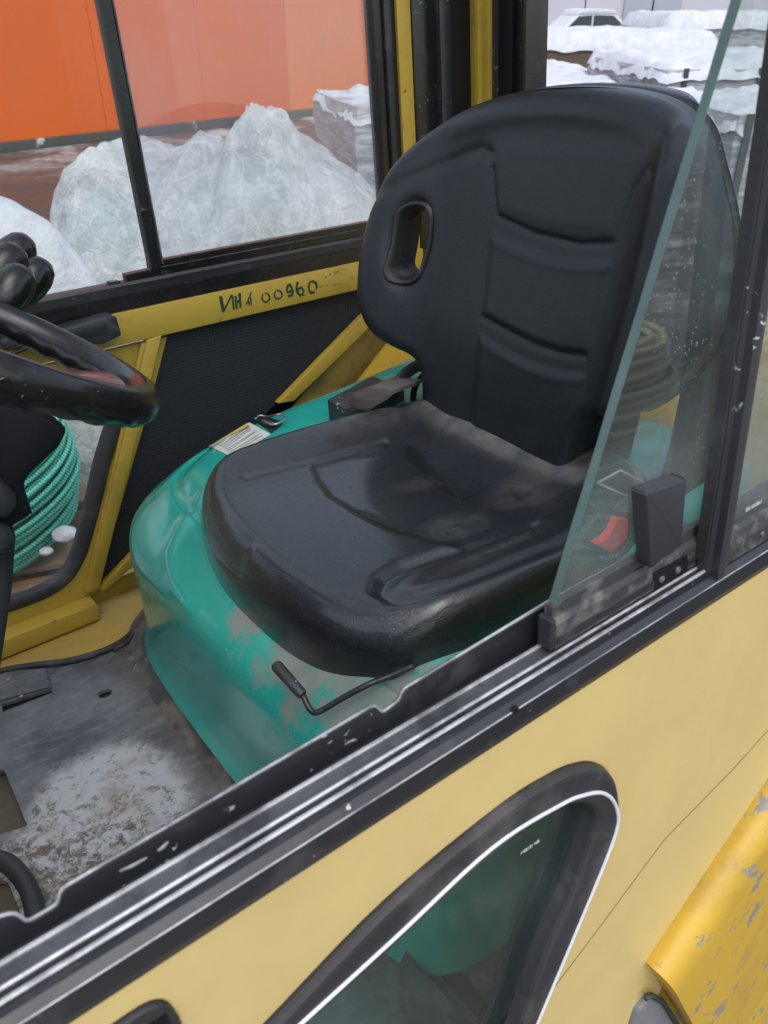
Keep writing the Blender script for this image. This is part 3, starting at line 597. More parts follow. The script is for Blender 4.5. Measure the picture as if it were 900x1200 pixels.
# rear wall low part, rear shelf, near rear column
yr0 = .25
MB().box((XR, yr0, -.60), (XR + .012, ry(575, 0), -.46)).build('rear_wall', M['black_dark'], T)
MB().box((XR, yr0, -.46), (XR + .03, ry(604, 0), -.43), .003).build('rear_sill', M['rubber_dusty'], T)
# overhead guard, out of view: slatted to shade the cab yet let light in
MB().box((-.55, .24, .63), (-.47, 1.31, .67), .006).build('guard_beam', M['yellow'], T); MB().box((1.16, .24, .63), (1.25, 1.31, .67), .006).build('guard_beam', M['yellow'], T)
for k in range(9): MB().box((-.469, .27 + k * .122, .635), (1.159, .30 + k * .122, .665), .004).build('guard_bar', M['yellow'], T)
MB().box((-.55, .24, .60), (1.08, .27, .629)).build('roof_rail', M['black_paint'], T); MB().box((-.55, 1.262, .60), (1.08, 1.30, .629)).build('roof_rail', M['black_paint'], T)
MB().box((-.58, .245, -.3), (-.54, .285, .63), .004).build('front_post', M['black_paint'], T); MB().box((-.58, 1.25, -.3), (-.54, 1.29, .63), .004).build('front_post', M['black_paint'], T)
# grab handle bracket at the far left
q = [fr(*p, YF - .05) for p in ((0, 412), (0, 398), (75, 384), (118, 372), (134, 369), (141, 392), (118, 403), (80, 398))]
MB().prism(q, 'y', YF - .06, YF - .02, .004).build('grab_handle', M['black_paint'], T, True, sharp=40)
MB().tube([tuple(at(x, y, 'y', YF - .06)) for x, y in ((-30, 440), (0, 421), (40, 404), (62, 410), (85, 430), (120, 440))], .0028, 8).build('hose', M['black_gloss'], T, True)

# floor ledge, floor
ZFL = -.80
MB().prism([(-.75, -.757), (fr(103, 696)[0] + .003, -.757), (fr(103, 696)[0] + .003, -.79), (-.75, -.79)], 'y', YF - .035, YF + .03, .003).build('floor_ledge', M['yellow'], T, True, sharp=40)
MB().box((-.75, YF + .03, -.83), (1.1, YF + .04, -.762)).build('lower_side_plate', M['yellow'], T)
fy = [at(*p, 'z', ZFL + .006) for p in ((-120, 812), (0, 785), (40, 778), (80, 773), (118, 762), (145, 748), (165, 728))]
MB().prism([(p[0], p[1]) for p in fy] + [(.45, 1.12), (.45, 1.31), (-.75, 1.31), (-.75, fy[0][1] - .03)], 'z', ZFL - .004, ZFL + .006, .001).build('side_floor', M['yellow_floor'], T)
MB().tube([(p[0], p[1] - .003, ZFL + .005) for p in crom([tuple(q) for q in fy], 5)], .0055, 8).build('floor_seal', M['rubber'], T, True)
MB().tube([tuple(at(x, y, 'z', ZFL + .012)) for x, y in ((133, 762), (150, 752), (163, 738), (170, 722))], .004, 8).build('floor_hose', M['rubber'], T, True)
def fl(px, py, z=ZFL): p = at(px, py, 'z', z); return (p[0], p[1])
h1 = [fl(*p) for p in ((2, 824), (60, 806), (61, 811), (3, 834))]
h2c = fl(123, 812); h2 = [(h2c[0] + .0105 * math.cos(a), h2c[1] + .0105 * math.sin(a)) for a in np.linspace(0, 2 * PI, 17)[:-1]]
h3 = rpoly([fl(*p) for p in ((-60, 925), (4, 900), (32, 968), (-50, 990))], .008)
h4 = rpoly([fl(*p) for p in ((-60, 1035), (8, 1030), (26, 1075), (-60, 1120))], .01)
plate('floor_plate', [(-.75, .262), (.30, .262), (.30, 1.262), (-.75, 1.262)], [h1, h2, h3, h4], 'z', ZFL - .008, ZFL - .0005, M['floor'], T, .0008)
MB().box((-.75, .262, ZFL - .022), (.30, 1.26, ZFL - .018)).build('under_floor', M['mat_brown'], T)
# raised access plate corner by the slit
q = [fl(*p, ZFL + .002) for p in ((0, 787), (54, 784), (60, 805), (4, 820), (-60, 826), (-60, 790))]
MB().prism(q, 'z', ZFL + .0002, ZFL + .004, .001).build('access_plate', M['floor'], T)
for p in ((10, 796), (25, 816)): c = at(*p, 'z', ZFL + .004); bolt(T, (c[0], c[1], ZFL + .0042), .003, 'plate_screw', M['steel'], 'z')
# moulded pedal guard in the corner
pg = [at(*p, 'z', ZFL + .02) for p in ((-40, 1005), (0, 1008), (20, 1022), (35, 1045), (43, 1080), (44, 1110))]
MB().tube([tuple(p) for p in crom([tuple(q) for q in pg], 5)], .011, 10, flat=1.0).build('pedal_guard', M['plastic'], T, True)
# plinth under the hood
PL = [(.238, .262, ZFL), (.238, .75, ZFL), (.240, 1.06, ZFL), (.262, 1.17, ZFL), (.33, 1.235, ZFL), (.50, 1.266, ZFL)]; PU = [(.270, .262, -.748), (.270, .75, -.748), (.272, 1.02, -.748), (.300, 1.13, -.748), (.37, 1.205, -.748), (.5, 1.25, -.748)]
v_ = []; f_ = []
Lc = crom(PL, 10); Uc = crom(PU, 10); n = len(Lc)
for i in range(n):
    a = np.array(Lc[i]); b_ = np.array(Uc[i])
    for t in (0, .12, .5, 1): q = a + (b_ - a) * t; q[0] -= .006 * math.sin(PI * t) * -1; q[0] += .003 * noise.noise(Vector(q * 25)); v_.append(q)
for i in range(n - 1):
    for j in range(3): f_.append((i * 4 + j, i * 4 + j + 1, (i + 1) * 4 + j + 1, (i + 1) * 4 + j))
obj('plinth', v_, f_, M['plinth'], T, True)

# ------------------------------------------------------------------ engine hood
def hood():
    # plan outline at shoulder, clockwise from near front
    base_o = [(.275, .385), (.258, .50), (.258, .75), (.262, .98), (.275, 1.07), (.312, 1.145), (.40, 1.21), (.55, 1.248), (.75, 1.256), (1.0, 1.256), (1.14, 1.22), (1.15, .75), (1.14, .40), (.95, .37), (.6, .365), (.35, .365)]
    o = np.array(smooth2(base_o, 4)); n = len(o); c = np.array([.70, .76])
    prof = [(-.012, -.765), (-.004, -.74), (0, -.70), (0, -.66), (.0, -.62), (.001, -.592), (.006, -.572), (.016, -.556), (.032, -.540), (.050, -.526), (.066, -.514), (.078, -.508), (.086, -.509), (.094, -.505), (.104, -.496), (.118, -.488), (.14, -.483), (.18, -.480), (.26, -.478), (.36, -.477)]
    prof = [tuple(q) for q in crom(prof, 5)]
    v = []; f = []
    for (ins, z) in prof:
        for k in range(n):
            p = o[k]; d = c - p; L_ = np.linalg.norm(d); q = p + d / L_ * min(ins, L_ * .9)
            zz = z
            # rear rises a little, front dips
            if z > -.6: zz += .03 * max(0, min(1, (p[0] - .35) / .6)) * (z + .6) / .12
            v.append((q[0], q[1], zz))
    k0 = len(prof); v.append((c[0], c[1], -.46))
    for i in range(k0 - 1):
        for k in range(n): f.append((i * n + k, i * n + (k + 1) % n, (i + 1) * n + (k + 1) % n, (i + 1) * n + k))
    for k in range(n): f.append(((k0 - 1) * n + k, (k0 - 1) * n + (k + 1) % n, len(v) - 1))
    return v, f
v_, f_ = hood(); hd = obj('engine_hood', v_, f_, M['green'], T, True)
from mathutils.bvhtree import BVHTree
hbvh = BVHTree.FromPolygons([Vector(q) for q in v_], f_)
def onh(px, py, lift=0.0):
    r = at(px, py, 'z', -.3); r = Vector(r).normalized(); hit = hbvh.ray_cast(Vector((0, 0, 0)), r)
    if hit[0] is None: return np.array(at(px, py, 'z', -.478))
    nn = hit[1]; nn = nn if nn.dot(r) < 0 else -nn
    return np.array(hit[0] + nn * lift)
def onr(px, py, lift):
    r = Vector(at(px, py, 'z', -.3)).normalized(); hit = hbvh.ray_cast(Vector((0, 0, 0)), r); return np.array(r * ((hit[3] if hit[0] is not None else 1.0) - lift))
def hood_relief():     # pressed crease on the far front corner and the worn ridge beside it
    global v_
    V = np.array(v_, float); me = hd.data; nrm = np.zeros(len(V) * 3); me.vertices.foreach_get('normal', nrm); nrm = nrm.reshape(-1, 3)
    def d3(pts):
        P = np.array([onh(*p) for p in pts]); best = np.full(len(V), 9.)
        for i in range(len(P) - 1):
            a = P[i]; d = P[i + 1] - a; t = np.clip((V - a) @ d / (d @ d), 0, 1); best = np.minimum(best, np.linalg.norm(V - a - t[:, None] * d, axis=1))
        return best
    off = -.0035 * np.exp(-(d3([(300, 535), (265, 555), (238, 580), (212, 618), (197, 650), (203, 685), (222, 712)]) / .011) ** 2)
    V2 = V + nrm * off[:, None]; me.vertices.foreach_set('co', (V2 - ORG).ravel()); me.update(); v_ = V2
hood_relief()
hbvh = BVHTree.FromPolygons([Vector(q) for q in v_], f_)
def hood_z(x, y): return -.478
# label and hasp: lie on the far shoulder of the hood
def patch(name, pxs, lift, mat, par, nx=10, ny=6):   # thin sheet laid on the hood, corners in order
    v = []; f = []; a, b_, c, d = [np.array(q, float) for q in pxs]
    for j in range(ny + 1):
        for i in range(nx + 1):
            q = (a + (b_ - a) * i / nx) * (1 - j / ny) + (d + (c - d) * i / nx) * j / ny; v.append(onh(q[0], q[1], lift))
    for j in range(ny):
        for i in range(nx): k = j * (nx + 1) + i; f.append((k, k + 1, k + nx + 2, k + nx + 1))
    return obj(name, v, f, mat, par)

# ------------------------------------------------------------------ seat
seat = emp('seat', T); SY = .755
def dist_poly(px, py, poly, closed=False):
    P = np.array(poly, float); best = np.full(px.shape, 1e9); n = len(P)
    for i in range(n if closed else n - 1):
        a = P[i]; b_ = P[(i + 1) % n]; d = b_ - a; L2 = d @ d + 1e-12
        t = np.clip(((px - a[0]) * d[0] + (py - a[1]) * d[1]) / L2, 0, 1); best = np.minimum(best, np.hypot(px - a[0] - t * d[0], py - a[1] - t * d[1]))
    return best
def inside(px, py, poly):
    P = np.array(poly, float); r = np.zeros(px.shape, bool); n = len(P); j = n - 1
    for i in range(n):
        xi, yi = P[i]; xj, yj = P[j]
        c = ((yi > py) != (yj > py)) & (px < (xj - xi) * (py - yi) / (yj - yi + 1e-15) + xi); r ^= c; j = i
    return r
def sdf(px, py, poly): d = dist_poly(px, py, poly, True); return np.where(inside(px, py, poly), d, -d)
def sstep(a, b_, x): t = np.clip((x - a) / (b_ - a), 0, 1); return t * t * (3 - 2 * t)
def bk(px, py, d=.80):   # photo point on the leaning back plane -> (w, h)
    r = at(px, py, 'z', -1.0); nrm = np.array((1, 0, -.25)); r = r / r.dot(nrm) * d; return (r[1] - SY, r[2])
half = [(0, -.022), (.12, -.030), (.19, -.054), (.236, -.094), (.265, -.14), (.281, -.19), (.288, -.24), (.281, -.292), (.252, -.337), (.212, -.360), (.182, -.370), (.163, -.388), (.153, -.43), (.15, -.48), (.10, -.505), (0, -.508)]
ol = half + [(-a, b_) for a, b_ in half[1:-1][::-1]]
ol = np.array(smooth2(ol, 3)); ol[:, 0] = np.where(ol[:, 0] < 0, ol[:, 0] * (1 + .09 * np.clip((ol[:, 1] + .36) / .12, 0, 1) * np.clip((-.03 - ol[:, 1]) / .08, 0, 1)), ol[:, 0]); c0 = np.array([0, -.25])
ang = np.arctan2(ol[:, 1] - c0[1], ol[:, 0] - c0[0]); o_ = np.argsort(ang); ol = ol[o_]; ang = ang[o_]
NA = 420; A_ = np.linspace(-PI, PI, NA, endpoint=False); rad = np.interp(A_, np.r_[ang[-1] - 2 * PI, ang, ang[0] + 2 * PI], np.r_[np.hypot(*(ol[-1] - c0)), np.hypot(ol[:, 0] - c0[0], ol[:, 1] - c0[1]), np.hypot(*(ol[0] - c0))])
pad1 = [bk(*p) for p in ((564, 183), (565, 220), (567, 256), (611, 276), (667, 287), (714, 286), (726, 255), (739, 222), (761, 192), (785, 150), (770, 90), (560, 70))]
pad2 = [bk(*p) for p in ((564, 281), (590, 294), (622, 306), (660, 312), (706, 312), (696, 360), (683, 417), (655, 414), (622, 404), (590, 390), (558, 373))]
pad3 = [bk(*p) for p in ((556, 397), (580, 414), (611, 430), (645, 440), (680, 444), (676, 490), (668, 570), (540, 520), (550, 450))]
seam1 = [bk(*p) for p in ((565, 200), (566, 230), (569, 256), (611, 277), (667, 289), (712, 287), (724, 258), (739, 222), (758, 196), (762, 205))]
lip2 = [bk(*p) for p in ((566, 284), (590, 296), (622, 308), (660, 315), (704, 315))]; seam2 = [bk(*p) for p in ((558, 374), (590, 392), (622, 407), (655, 416), (680, 418))]
lip3 = [bk(*p) for p in ((560, 402), (580, 417), (611, 433), (645, 443), (678, 446))]
groL = [bk(*p) for p in ((440, 262), (452, 236), (467, 220), (500, 200), (530, 185), (552, 176), (562, 182))]
def back_f(w, h):
    f = .055 * sstep(.14, .275, np.abs(w)) * sstep(-.44, -.36, h) * (1 - .75 * sstep(-.12, -.03, h))     # wings curve forward
    f += -.014 * np.exp(-(w / .13) ** 2) + .012 * np.exp(-((h + .34) / .1) ** 2) * np.exp(-(w / .2) ** 2)   # hollow and lumbar
    top = 1 - sstep(-.10, -.055, h)
    f += (.0034 * sstep(-.012, .022, sdf(w, h, pad1)) - .0024 * np.exp(-(dist_poly(w, h, seam1) / .0045) ** 2)) * top
    for p_, tl_, bl_ in ((pad2, lip2, seam2), (pad3, lip3, None)):
        f += .0030 * sstep(-.008, .010, sdf(w, h, p_)) + .0012 * np.exp(-(dist_poly(w, h, tl_) / .006) ** 2)
        if bl_: f += -.0024 * np.exp(-(dist_poly(w, h, bl_) / .005) ** 2)
    f += -.0030 * np.exp(-(dist_poly(w, h, groL) / .008) ** 2)
    ridge = [bk(*p) for p in ((795, 150), (793, 190), (785, 240), (768, 320), (745, 400), (722, 480), (700, 540))]
    f += .012 * np.exp(-(dist_poly(w, h, ridge) / .016) ** 2)
    rl_ = [bk(*p) for p in ((470, 175), (520, 145), (580, 130), (660, 128), (740, 135), (785, 155))]
    f += .006 * np.exp(-(dist_poly(w, h, rl_) / .018) ** 2)
    # recess round the hand slot
    f += -.010 * np.exp(-np.maximum(0, np.hypot((w - .196) / .030, (h + .212) / .060) - .75) ** 2 / .06)
    return f
sf = np.concatenate([np.linspace(0, .8, 110), np.sin(np.linspace(0, PI / 2, 26)[1:]) * .2 + .8]); v_ = []; f_ = []
TH = .034
for s_ in sf[1:]:
    w = c0[0] + rad * s_ * np.cos(A_); h = c0[1] + rad * s_ * np.sin(A_); f = back_f(w, h)
    e_ = max(0, (s_ - .86) / .14); rnd = .030 * (1 - math.sqrt(max(0, 1 - e_ * e_)))
    x = .81 + .25 * h - f + rnd; v_ += list(zip(x, SY + w, h))
n1 = len(sf) - 1
bs_ = [(1.0, .004), (1.004, .010), (1.002, .016), (.992, .019), (.994, .022), (1.006, .026), (1.012, .036), (1.008, .05), (.98, .066), (.93, .076), (.8, .088), (.6, .095), (.35, .098), (.1, .1)]
for s_, dx in bs_:
    w = c0[0] + rad * s_ * np.cos(A_); h = c0[1] + rad * s_ * np.sin(A_)
    f0 = .055 * sstep(.14, .275, np.abs(w)) * sstep(-.44, -.36, h) * (1 - .75 * sstep(-.12, -.03, h))
    thin = 1 - .85 * sstep(.13, .20, np.abs(w)) * sstep(-.42, -.36, h)
    x = .81 + .25 * h - f0 + .030 - (1 - thin) * .016 * (1 if s_ < .95 else 0) + (dx if dx < .03 else .02 + (dx - .02) * thin); v_ += list(zip(x, SY + w, h))
nr_ = n1 + len(bs_)
for i in range(nr_ - 1):
    for k in range(NA): f_.append((i * NA + k, i * NA + (k + 1) % NA, (i + 1) * NA + (k + 1) % NA, (i + 1) * NA + k))
cf = len(v_); v_.append((.81 + .25 * c0[1] - float(back_f(np.array([0.]), np.array([c0[1]]))[0]), SY, c0[1])); v_.append((.81 + .25 * c0[1] + .13, SY, c0[1]))
for k in range(NA): f_.append((k, cf, (k + 1) % NA)); f_.append(((nr_ - 1) * NA + k, (nr_ - 1) * NA + (k + 1) % NA, cf + 1))
backo = obj('backrest', v_, f_, M['vinyl_back'], seat, True)
# hand slot, really cut through
hc = (SY + .196, -.212)
def stad(rw, rh, tilt=.05, n=14):
    o = []
    for k in range(2 * n):
        a = 2 * PI * k / (2 * n); x = rw * np.sign(math.cos(a)) * abs(math.cos(a)) ** .8; y = (rh - rw) * (1 if math.sin(a) > 0 else -1) + rw * math.sin(a) if abs(math.sin(a)) > 1e-6 else 0
        o.append((hc[0] + x * math.cos(tilt) - y * math.sin(tilt), hc[1] + x * math.sin(tilt) + y * math.cos(tilt)))
    return o
cut = MB().prism(stad(.0215, .050), 'x', .60, 1.0).build('cutter', M['black_dark'], seat)
bpy.context.view_layer.update()
md = backo.modifiers.new('cut', 'BOOLEAN'); md.operation = 'DIFFERENCE'; md.object = cut; md.solver = 'EXACT'
dg = bpy.context.evaluated_depsgraph_get(); me = bpy.data.meshes.new_from_object(backo.evaluated_get(dg)); backo.modifiers.clear(); backo.data = me
me.set_sharp_from_angle(angle=R_(50)); bpy.data.objects.remove(cut)
mb = MB(); st = stad(.0215, .050)
def slot_x(y, z, dx=0): return .81 + .25 * z - float(back_f(np.array([y - SY]), np.array([z]))[0]) + dx
ring = []
inner = stad(.0202, .0485); outer_ = stad(.0268, .0565)
rv = []; ff = []; n = len(st)
for k in range(n):
    a = np.array(inner[k]); b_ = np.array(outer_[k])
    for t, dx in ((0, .012), (0, -.001), (.15, -.005), (.5, -.0065), (.85, -.004), (1.0, .002)):
        q = a + (b_ - a) * t; rv.append((slot_x(q[0], q[1], dx), q[0], q[1]))
for k in range(n):
    for j in range(5): ff.append((k * 6 + j, k * 6 + j + 1, ((k + 1) % n) * 6 + j + 1, ((k + 1) % n) * 6 + j))
obj('hand_slot_trim', rv, ff, simple('slot_rubber', (.007, .007, .009), (.016, .016, .018), .45, 20, 200, .2), seat, True)

# cushion
co = [(.296, 0), (.298, -.09), (.315, -.165), (.355, -.222), (.45, -.242), (.62, -.235), (.73, -.21), (.775, -.12), (.78, 0), (.775, .12), (.73, .21), (.62, .242), (.45, .255), (.37, .243), (.325, .19), (.300, .10)]
CY = .698
oc = np.array(smooth2([(a, b_) for a, b_ in co], 3)); cc = np.array([.50, 0.])
ang = np.arctan2(oc[:, 1], oc[:, 0] - cc[0]); q_ = np.argsort(ang); oc = oc[q_]; ang = ang[q_]
rc = np.interp(A_, np.r_[ang[-1] - 2 * PI, ang, ang[0] + 2 * PI], np.r_[np.hypot(*(oc[-1] - cc)), np.hypot(oc[:, 0] - cc[0], oc[:, 1]), np.hypot(*(oc[0] - cc))])
def cs(px, py): p = at(px, py, 'z', -.437); return (p[0], p[1])
tongue = [cs(*p) for p in ((450, 519), (410, 530), (370, 543), (376, 558), (390, 576), (425, 597), (465, 615), (511, 627), (545, 632), (567, 628), (610, 607), (650, 585), (690, 560), (700, 520), (600, 460), (500, 480))]
recess = [cs(*p) for p in ((480, 512), (484, 522), (497, 537), (511, 550), (530, 562), (555, 573), (585, 583), (611, 587), (640, 583), (683, 566), (730, 545), (650, 490), (540, 470))]
gA = [cs(*p) for p in ((450, 512), (410, 524), (370, 537), (330, 548), (287, 560))]
gB = [cs(*p) for p in ((625, 610), (567, 632), (520, 644), (475, 660), (452, 674), (446, 688), (462, 702), (490, 704), (530, 694), (575, 678), (650, 646), (700, 620))]
gC = [cs(*p) for p in ((290, 640), (330, 672), (380, 705), (430, 735), (500, 740), (560, 722), (640, 690))]
def cush_z(x, y):
    u = (x - .50); w = y - CY
    z = -.440 + .016 * sstep(.14, .23, np.abs(w)) * sstep(.30, .40, x) - .012 * np.exp(-((x - .62) / .1) ** 2 - (w / .13) ** 2) - .006 * sstep(.38, .27, x) + .02 * sstep(.66, .76, x)
    z += (-.0045 * sstep(-.014, .014, sdf(x, y, tongue)) - .0012 * np.exp(-(dist_poly(x, y, tongue, True) / .008) ** 2)) * (1 - sstep(.60, .68, x))
    z += -.007 * sstep(-.012, .018, sdf(x, y, recess)) * (1 - sstep(.68, .72, x)) 
    z += -.0035 * np.exp(-(dist_poly(x, y, gA) / .005) ** 2)
    z += -.0065 * np.exp(-(dist_poly(x, y, gB) / .009) ** 2)
    z += .004 * np.exp(-(dist_poly(x, y, gC) / .014) ** 2)
    return z
sf = np.concatenate([np.linspace(0, .62, 100)[1:], .62 + .38 * np.sin(np.linspace(0, PI / 2, 44)[1:])]); v_ = []; f_ = []
for s_ in sf:
    x = cc[0] + rc * s_ * np.cos(A_); w = rc * s_ * np.sin(A_); z = cush_z(x, CY + w)
    frontness = sstep(.42, .28, x); s0 = .90 - .12 * frontness
    e_ = np.clip((s_ - s0) / (1 - s0), 0, 1); R0 = .034 + .016 * frontness
    z = z - R0 * (1 - np.sqrt(np.maximum(0, 1 - e_ * e_))); v_ += list(zip(x, CY + w, z))
for s_, z0 in ((1.0, -.510), (.995, -.525), (.985, -.540), (.96, -.553), (.91, -.562), (.8, -.566), (.5, -.567), (.1, -.567)):
    x = cc[0] + rc * s_ * np.cos(A_); w = rc * s_ * np.sin(A_); v_ += list(zip(x, CY + w, np.full(NA, z0) + .012 * sstep(.4, .6, x)))
nr_ = len(sf) + 8
for i in range(nr_ - 1):
    for k in range(NA): f_.append((i * NA + k, (i + 1) * NA + k, (i + 1) * NA + (k + 1) % NA, i * NA + (k + 1) % NA))
cf = len(v_); v_.append((cc[0], CY, float(cush_z(np.array([cc[0]]), np.array([CY]))[0])))
for k in range(NA): f_.append((k, (k + 1) % NA, cf))
obj('seat_cushion', v_, f_, M['vinyl_seat'], seat, True)
# steel pan and slide rails under the cushion
MB().box((.34, CY - .17, -.578), (.74, CY + .17, -.552), .008).build('seat_pan', M['black_dark'], seat)
MB().box((.36, CY - .16, -.60), (.80, CY - .13, -.575), .003).build('slide_rail', M['black_paint'], seat); MB().box((.36, CY + .13, -.60), (.80, CY + .16, -.575), .003).build('slide_rail', M['black_paint'], seat)
# recline bracket arms joining back and pan
for s_ in (-1, 1):
    MB().prism([(.70, -.565), (.78, -.565), (.80, -.45), (.83, -.33), (.80, -.33), (.76, -.44)], 'y', SY + s_ * .165 - .004, SY + s_ * .165 + .004, .002).build('recliner_bracket', M['black_dark'], seat)
MB().prism([(.72, -.56), (.86, -.56), (.875, -.42), (.87, -.20), (.84, -.16), (.80, -.20), (.77, -.40)], 'y', .490, .515, .008).build('recliner_cover', M['vinyl_back'], seat, True, sharp=40)
# adjusting lever with grip
lv = [onr(485, 780, .010), onr(455, 793, .018), onr(430, 803, .022), onr(400, 819, .026), onr(374, 834, .030), onr(364, 832, .034), onr(355, 815, .044)]
lever = MB().tube([tuple(p) for p in crom([tuple(q) for q in lv], 6)], .0030, 10).build('seat_lever', M['black_paint'], T, True)
g0 = lv[-1]; g1 = onr(323, 779, .060)
MB().tube([g0, g0 + (g1 - g0) * .06, g0 + (g1 - g0) * .5, g0 + (g1 - g0) * .93, g1], [.004, .0056, .006, .0063, .005], 14).build('lever_grip', M['plastic'], lever, True, sharp=60)
# belt retractor box, cover plate, webbing and guide
def slab(name, pxs, z0, th, mat, par, bev=.003):
    p = [at(*q, 'z', z0) for q in pxs]; P_ = [(q[0], q[1]) for q in p]
    return MB().prism(P_, 'z', z0 - th, z0, bev).build(name, mat, par, True, sharp=40)
ret = slab('belt_retractor', [(383, 468), (436, 440), (474, 452), (405, 479)], -.432, .05, M['plastic'], T, .003)
wp = [((428, 456), (446, 444)), ((424, 462), (458, 447)), ((414, 470), (470, 452)), ((410, 474), (466, 464))]
v_ = []; f_ = []
sec = [at(478, 443, 'z', -.418), at(466, 447, 'z', -.403), at(455, 452, 'z', -.400), at(444, 456, 'z', -.404), at(434, 462, 'z', -.413), at(424, 470, 'z', -.424), at(416, 476, 'z', -.436)]
wd = np.array([.012, -.020, 0.])
for i, p in enumerate(sec):
    w = wd * (1 + .15 * math.sin(i * 2)); v_ += [p - w, p + w, p + w - np.array((0, 0, .006)), p - w - np.array((0, 0, .006))]
for i in range(len(sec) - 1):
    for j in range(4): f_.append((i * 4 + j, i * 4 + (j + 1) % 4, (i + 1) * 4 + (j + 1) % 4, (i + 1) * 4 + j))
f_ += [(3, 2, 1, 0), (24, 25, 26, 27)]
obj('belt_webbing', v_, f_, M['webbing'], ret, True, sharp=60)
mb = MB(); mb.tube([tuple(p) for p in crom([tuple(at(x, y, 'y', .98)) for x, y in ((462, 468), (467, 448), (478, 436), (492, 428), (505, 432))], 6)], .011, 12, flat=.5); mb.build('belt_guide', M['plastic'], T, True)
mb = MB(); mb.tube([tuple(p) for p in crom([tuple(at(x, y, 'y', .96)) for x, y in ((484, 470), (486, 455), (494, 442), (508, 436))], 6)], .005, 10); mb.build('belt_guide', M['black_dark'], T, True)
# red belt buckle by the near hip
bu = emp('belt_buckle', T)
q = [at(*p, 'y', .40) for p in ((697, 637), (706, 633), (716, 622), (722, 607), (734, 608), (733, 629), (715, 647))]
MB().prism([(p[0], p[2]) for p in q], 'y', .398, .406, 0).build('release_button', M['red'], bu, True, sharp=40)
q = [at(*p, 'y', .41) for p in ((692, 642), (722, 600), (738, 604), (738, 632), (716, 655))]
MB().prism([(p[0], p[2]) for p in q], 'y', .408, .425, .003).build('buckle_body', M['black_dark'], bu)
MB().tube([tuple(at(714, 650, 'y', .425)), tuple(at(716, 690, 'y', .43)), tuple(at(720, 740, 'y', .435))], [.012, .012, .012], 8, flat=.3).build('buckle_stalk', M['webbing'], bu)

# label, hasp on hood
st = patch('hood_label', ((245, 523), (292, 495), (318, 510), (271, 536)), .0012, M['sticker'], hd)
patch('label_band', ((245, 523), (289, 496), (293, 498), (249, 525.5)), .0018, M['sticker_yellow'], st)
for i in range(8):
    t = (i + 1.8) / 9.6; a = np.array((245 + 26 * t + 5, 523 + 12.5 * t - 3)); b_ = np.array((292 + 26 * t - 4 - random.random() * 8, 495 + 15 * t + 2)); 
    MB().tube([onh(a[0] + (b_[0] - a[0]) * k / 6, a[1] + (b_[1] - a[1]) * k / 6, .0016) for k in range(7)], .0005, 5).build('print_line', M['print_dark'], st)
hc_ = [onh(*p, .006) for p in ((299, 494), (312, 488), (331, 498), (318, 508))]; hb_ = [onh(*p, .0) for p in ((299, 494), (312, 488), (331, 498), (318, 508))]
hp = MB().hull8([tuple(q) for q in hb_] + [tuple(q) for q in hc_]).build('hood_hasp', M['black_paint'], hd)
MB().tube([tuple(p) for p in crom([tuple(onh(x, y, .011)) for x, y in ((299, 491), (304, 487), (314, 488), (324, 494), (332, 493), (335, 499), (322, 505), (310, 500))], 5)], .0016, 8).build('wire_loop', M['steel'], hp, True)
MB().tube([tuple(onh(302, 494, .010)), tuple(onh(322, 504, .010))], .0045, 10).build('hasp_roll', M['plastic'], hp, True)

# ------------------------------------------------------------------ steering wheel, levers, column
SC = np.array((.112, .813, -.169)); SR = .173; sa, sb = .60, .05
su = np.array([math.cos(sa), 0, -math.sin(sa)]); sv = np.array([0, 1, 0.]); snn = np.cross(su, sv); sv = sv * math.cos(sb) + snn * math.sin(sb); snn = np.cross(su, sv)
sw = emp('steering_wheel', T)
def swp(a, r=SR, h=0): return SC + (math.cos(a) * su + math.sin(a) * sv) * r + snn * h
if (snn[2] < 0): snn_up = -snn
else: snn_up = snn
mb = MB(); NW = 144; v_ = []; f_ = []
for i in range(NW):
    a = 2 * PI * i / NW; c = swp(a); d = (math.cos(a) * su + math.sin(a) * sv)
    for k in range(20):
        b_ = 2 * PI * k / 20; rr = .0168; low = math.sin(b_) < -.3
        if low: rr += .0010 * math.sin(i * 2 * PI / NW * 34)       # finger waves on the underside
        v_.append(c + d * rr * math.cos(b_) + snn_up * rr * 1.12 * math.sin(b_))
for i in range(NW):
    for k in range(20): f_.append((i * 20 + k, i * 20 + (k + 1) % 20, ((i + 1) % NW) * 20 + (k + 1) % 20, ((i + 1) % NW) * 20 + k))
obj('rim', v_, f_, M['black_gloss'], sw, True)
for a0, wdt, mt in ((0.0, .036, M['wheel_brown']), (PI * .62, .03, M['black_gloss']), (-PI * .62, .03, M['black_gloss'])):
    d = math.cos(a0) * su + math.sin(a0) * sv; t_ = -math.sin(a0) * su + math.cos(a0) * sv
    v_ = []; f_ = []
    for r, hw, hh, th in ((.03, .024, -.04, .008), (.07, .022, -.028, .006), (.115, .022, -.012, .005), (.145, .028, -.003, .005), (.160, .040, .001, .005), (.168, .052, .0, .004)):
        c = SC + d * r + snn_up * hh
        v_ += [c - t_ * hw + snn_up * th * .2, c - t_ * hw * .7 + snn_up * th, c + t_ * hw * .7 + snn_up * th, c + t_ * hw + snn_up * th * .2, c + t_ * hw * .8 - snn_up * th, c - t_ * hw * .8 - snn_up * th]
    for i in range(5):
        for j in range(6): f_.append((i * 6 + j, i * 6 + (j + 1) % 6, (i + 1) * 6 + (j + 1) % 6, (i + 1) * 6 + j))
    f_ += [tuple(range(6))[::-1], tuple(30 + j for j in range(6))]
    obj('spoke', v_, f_, mt, sw, True, sharp=40)
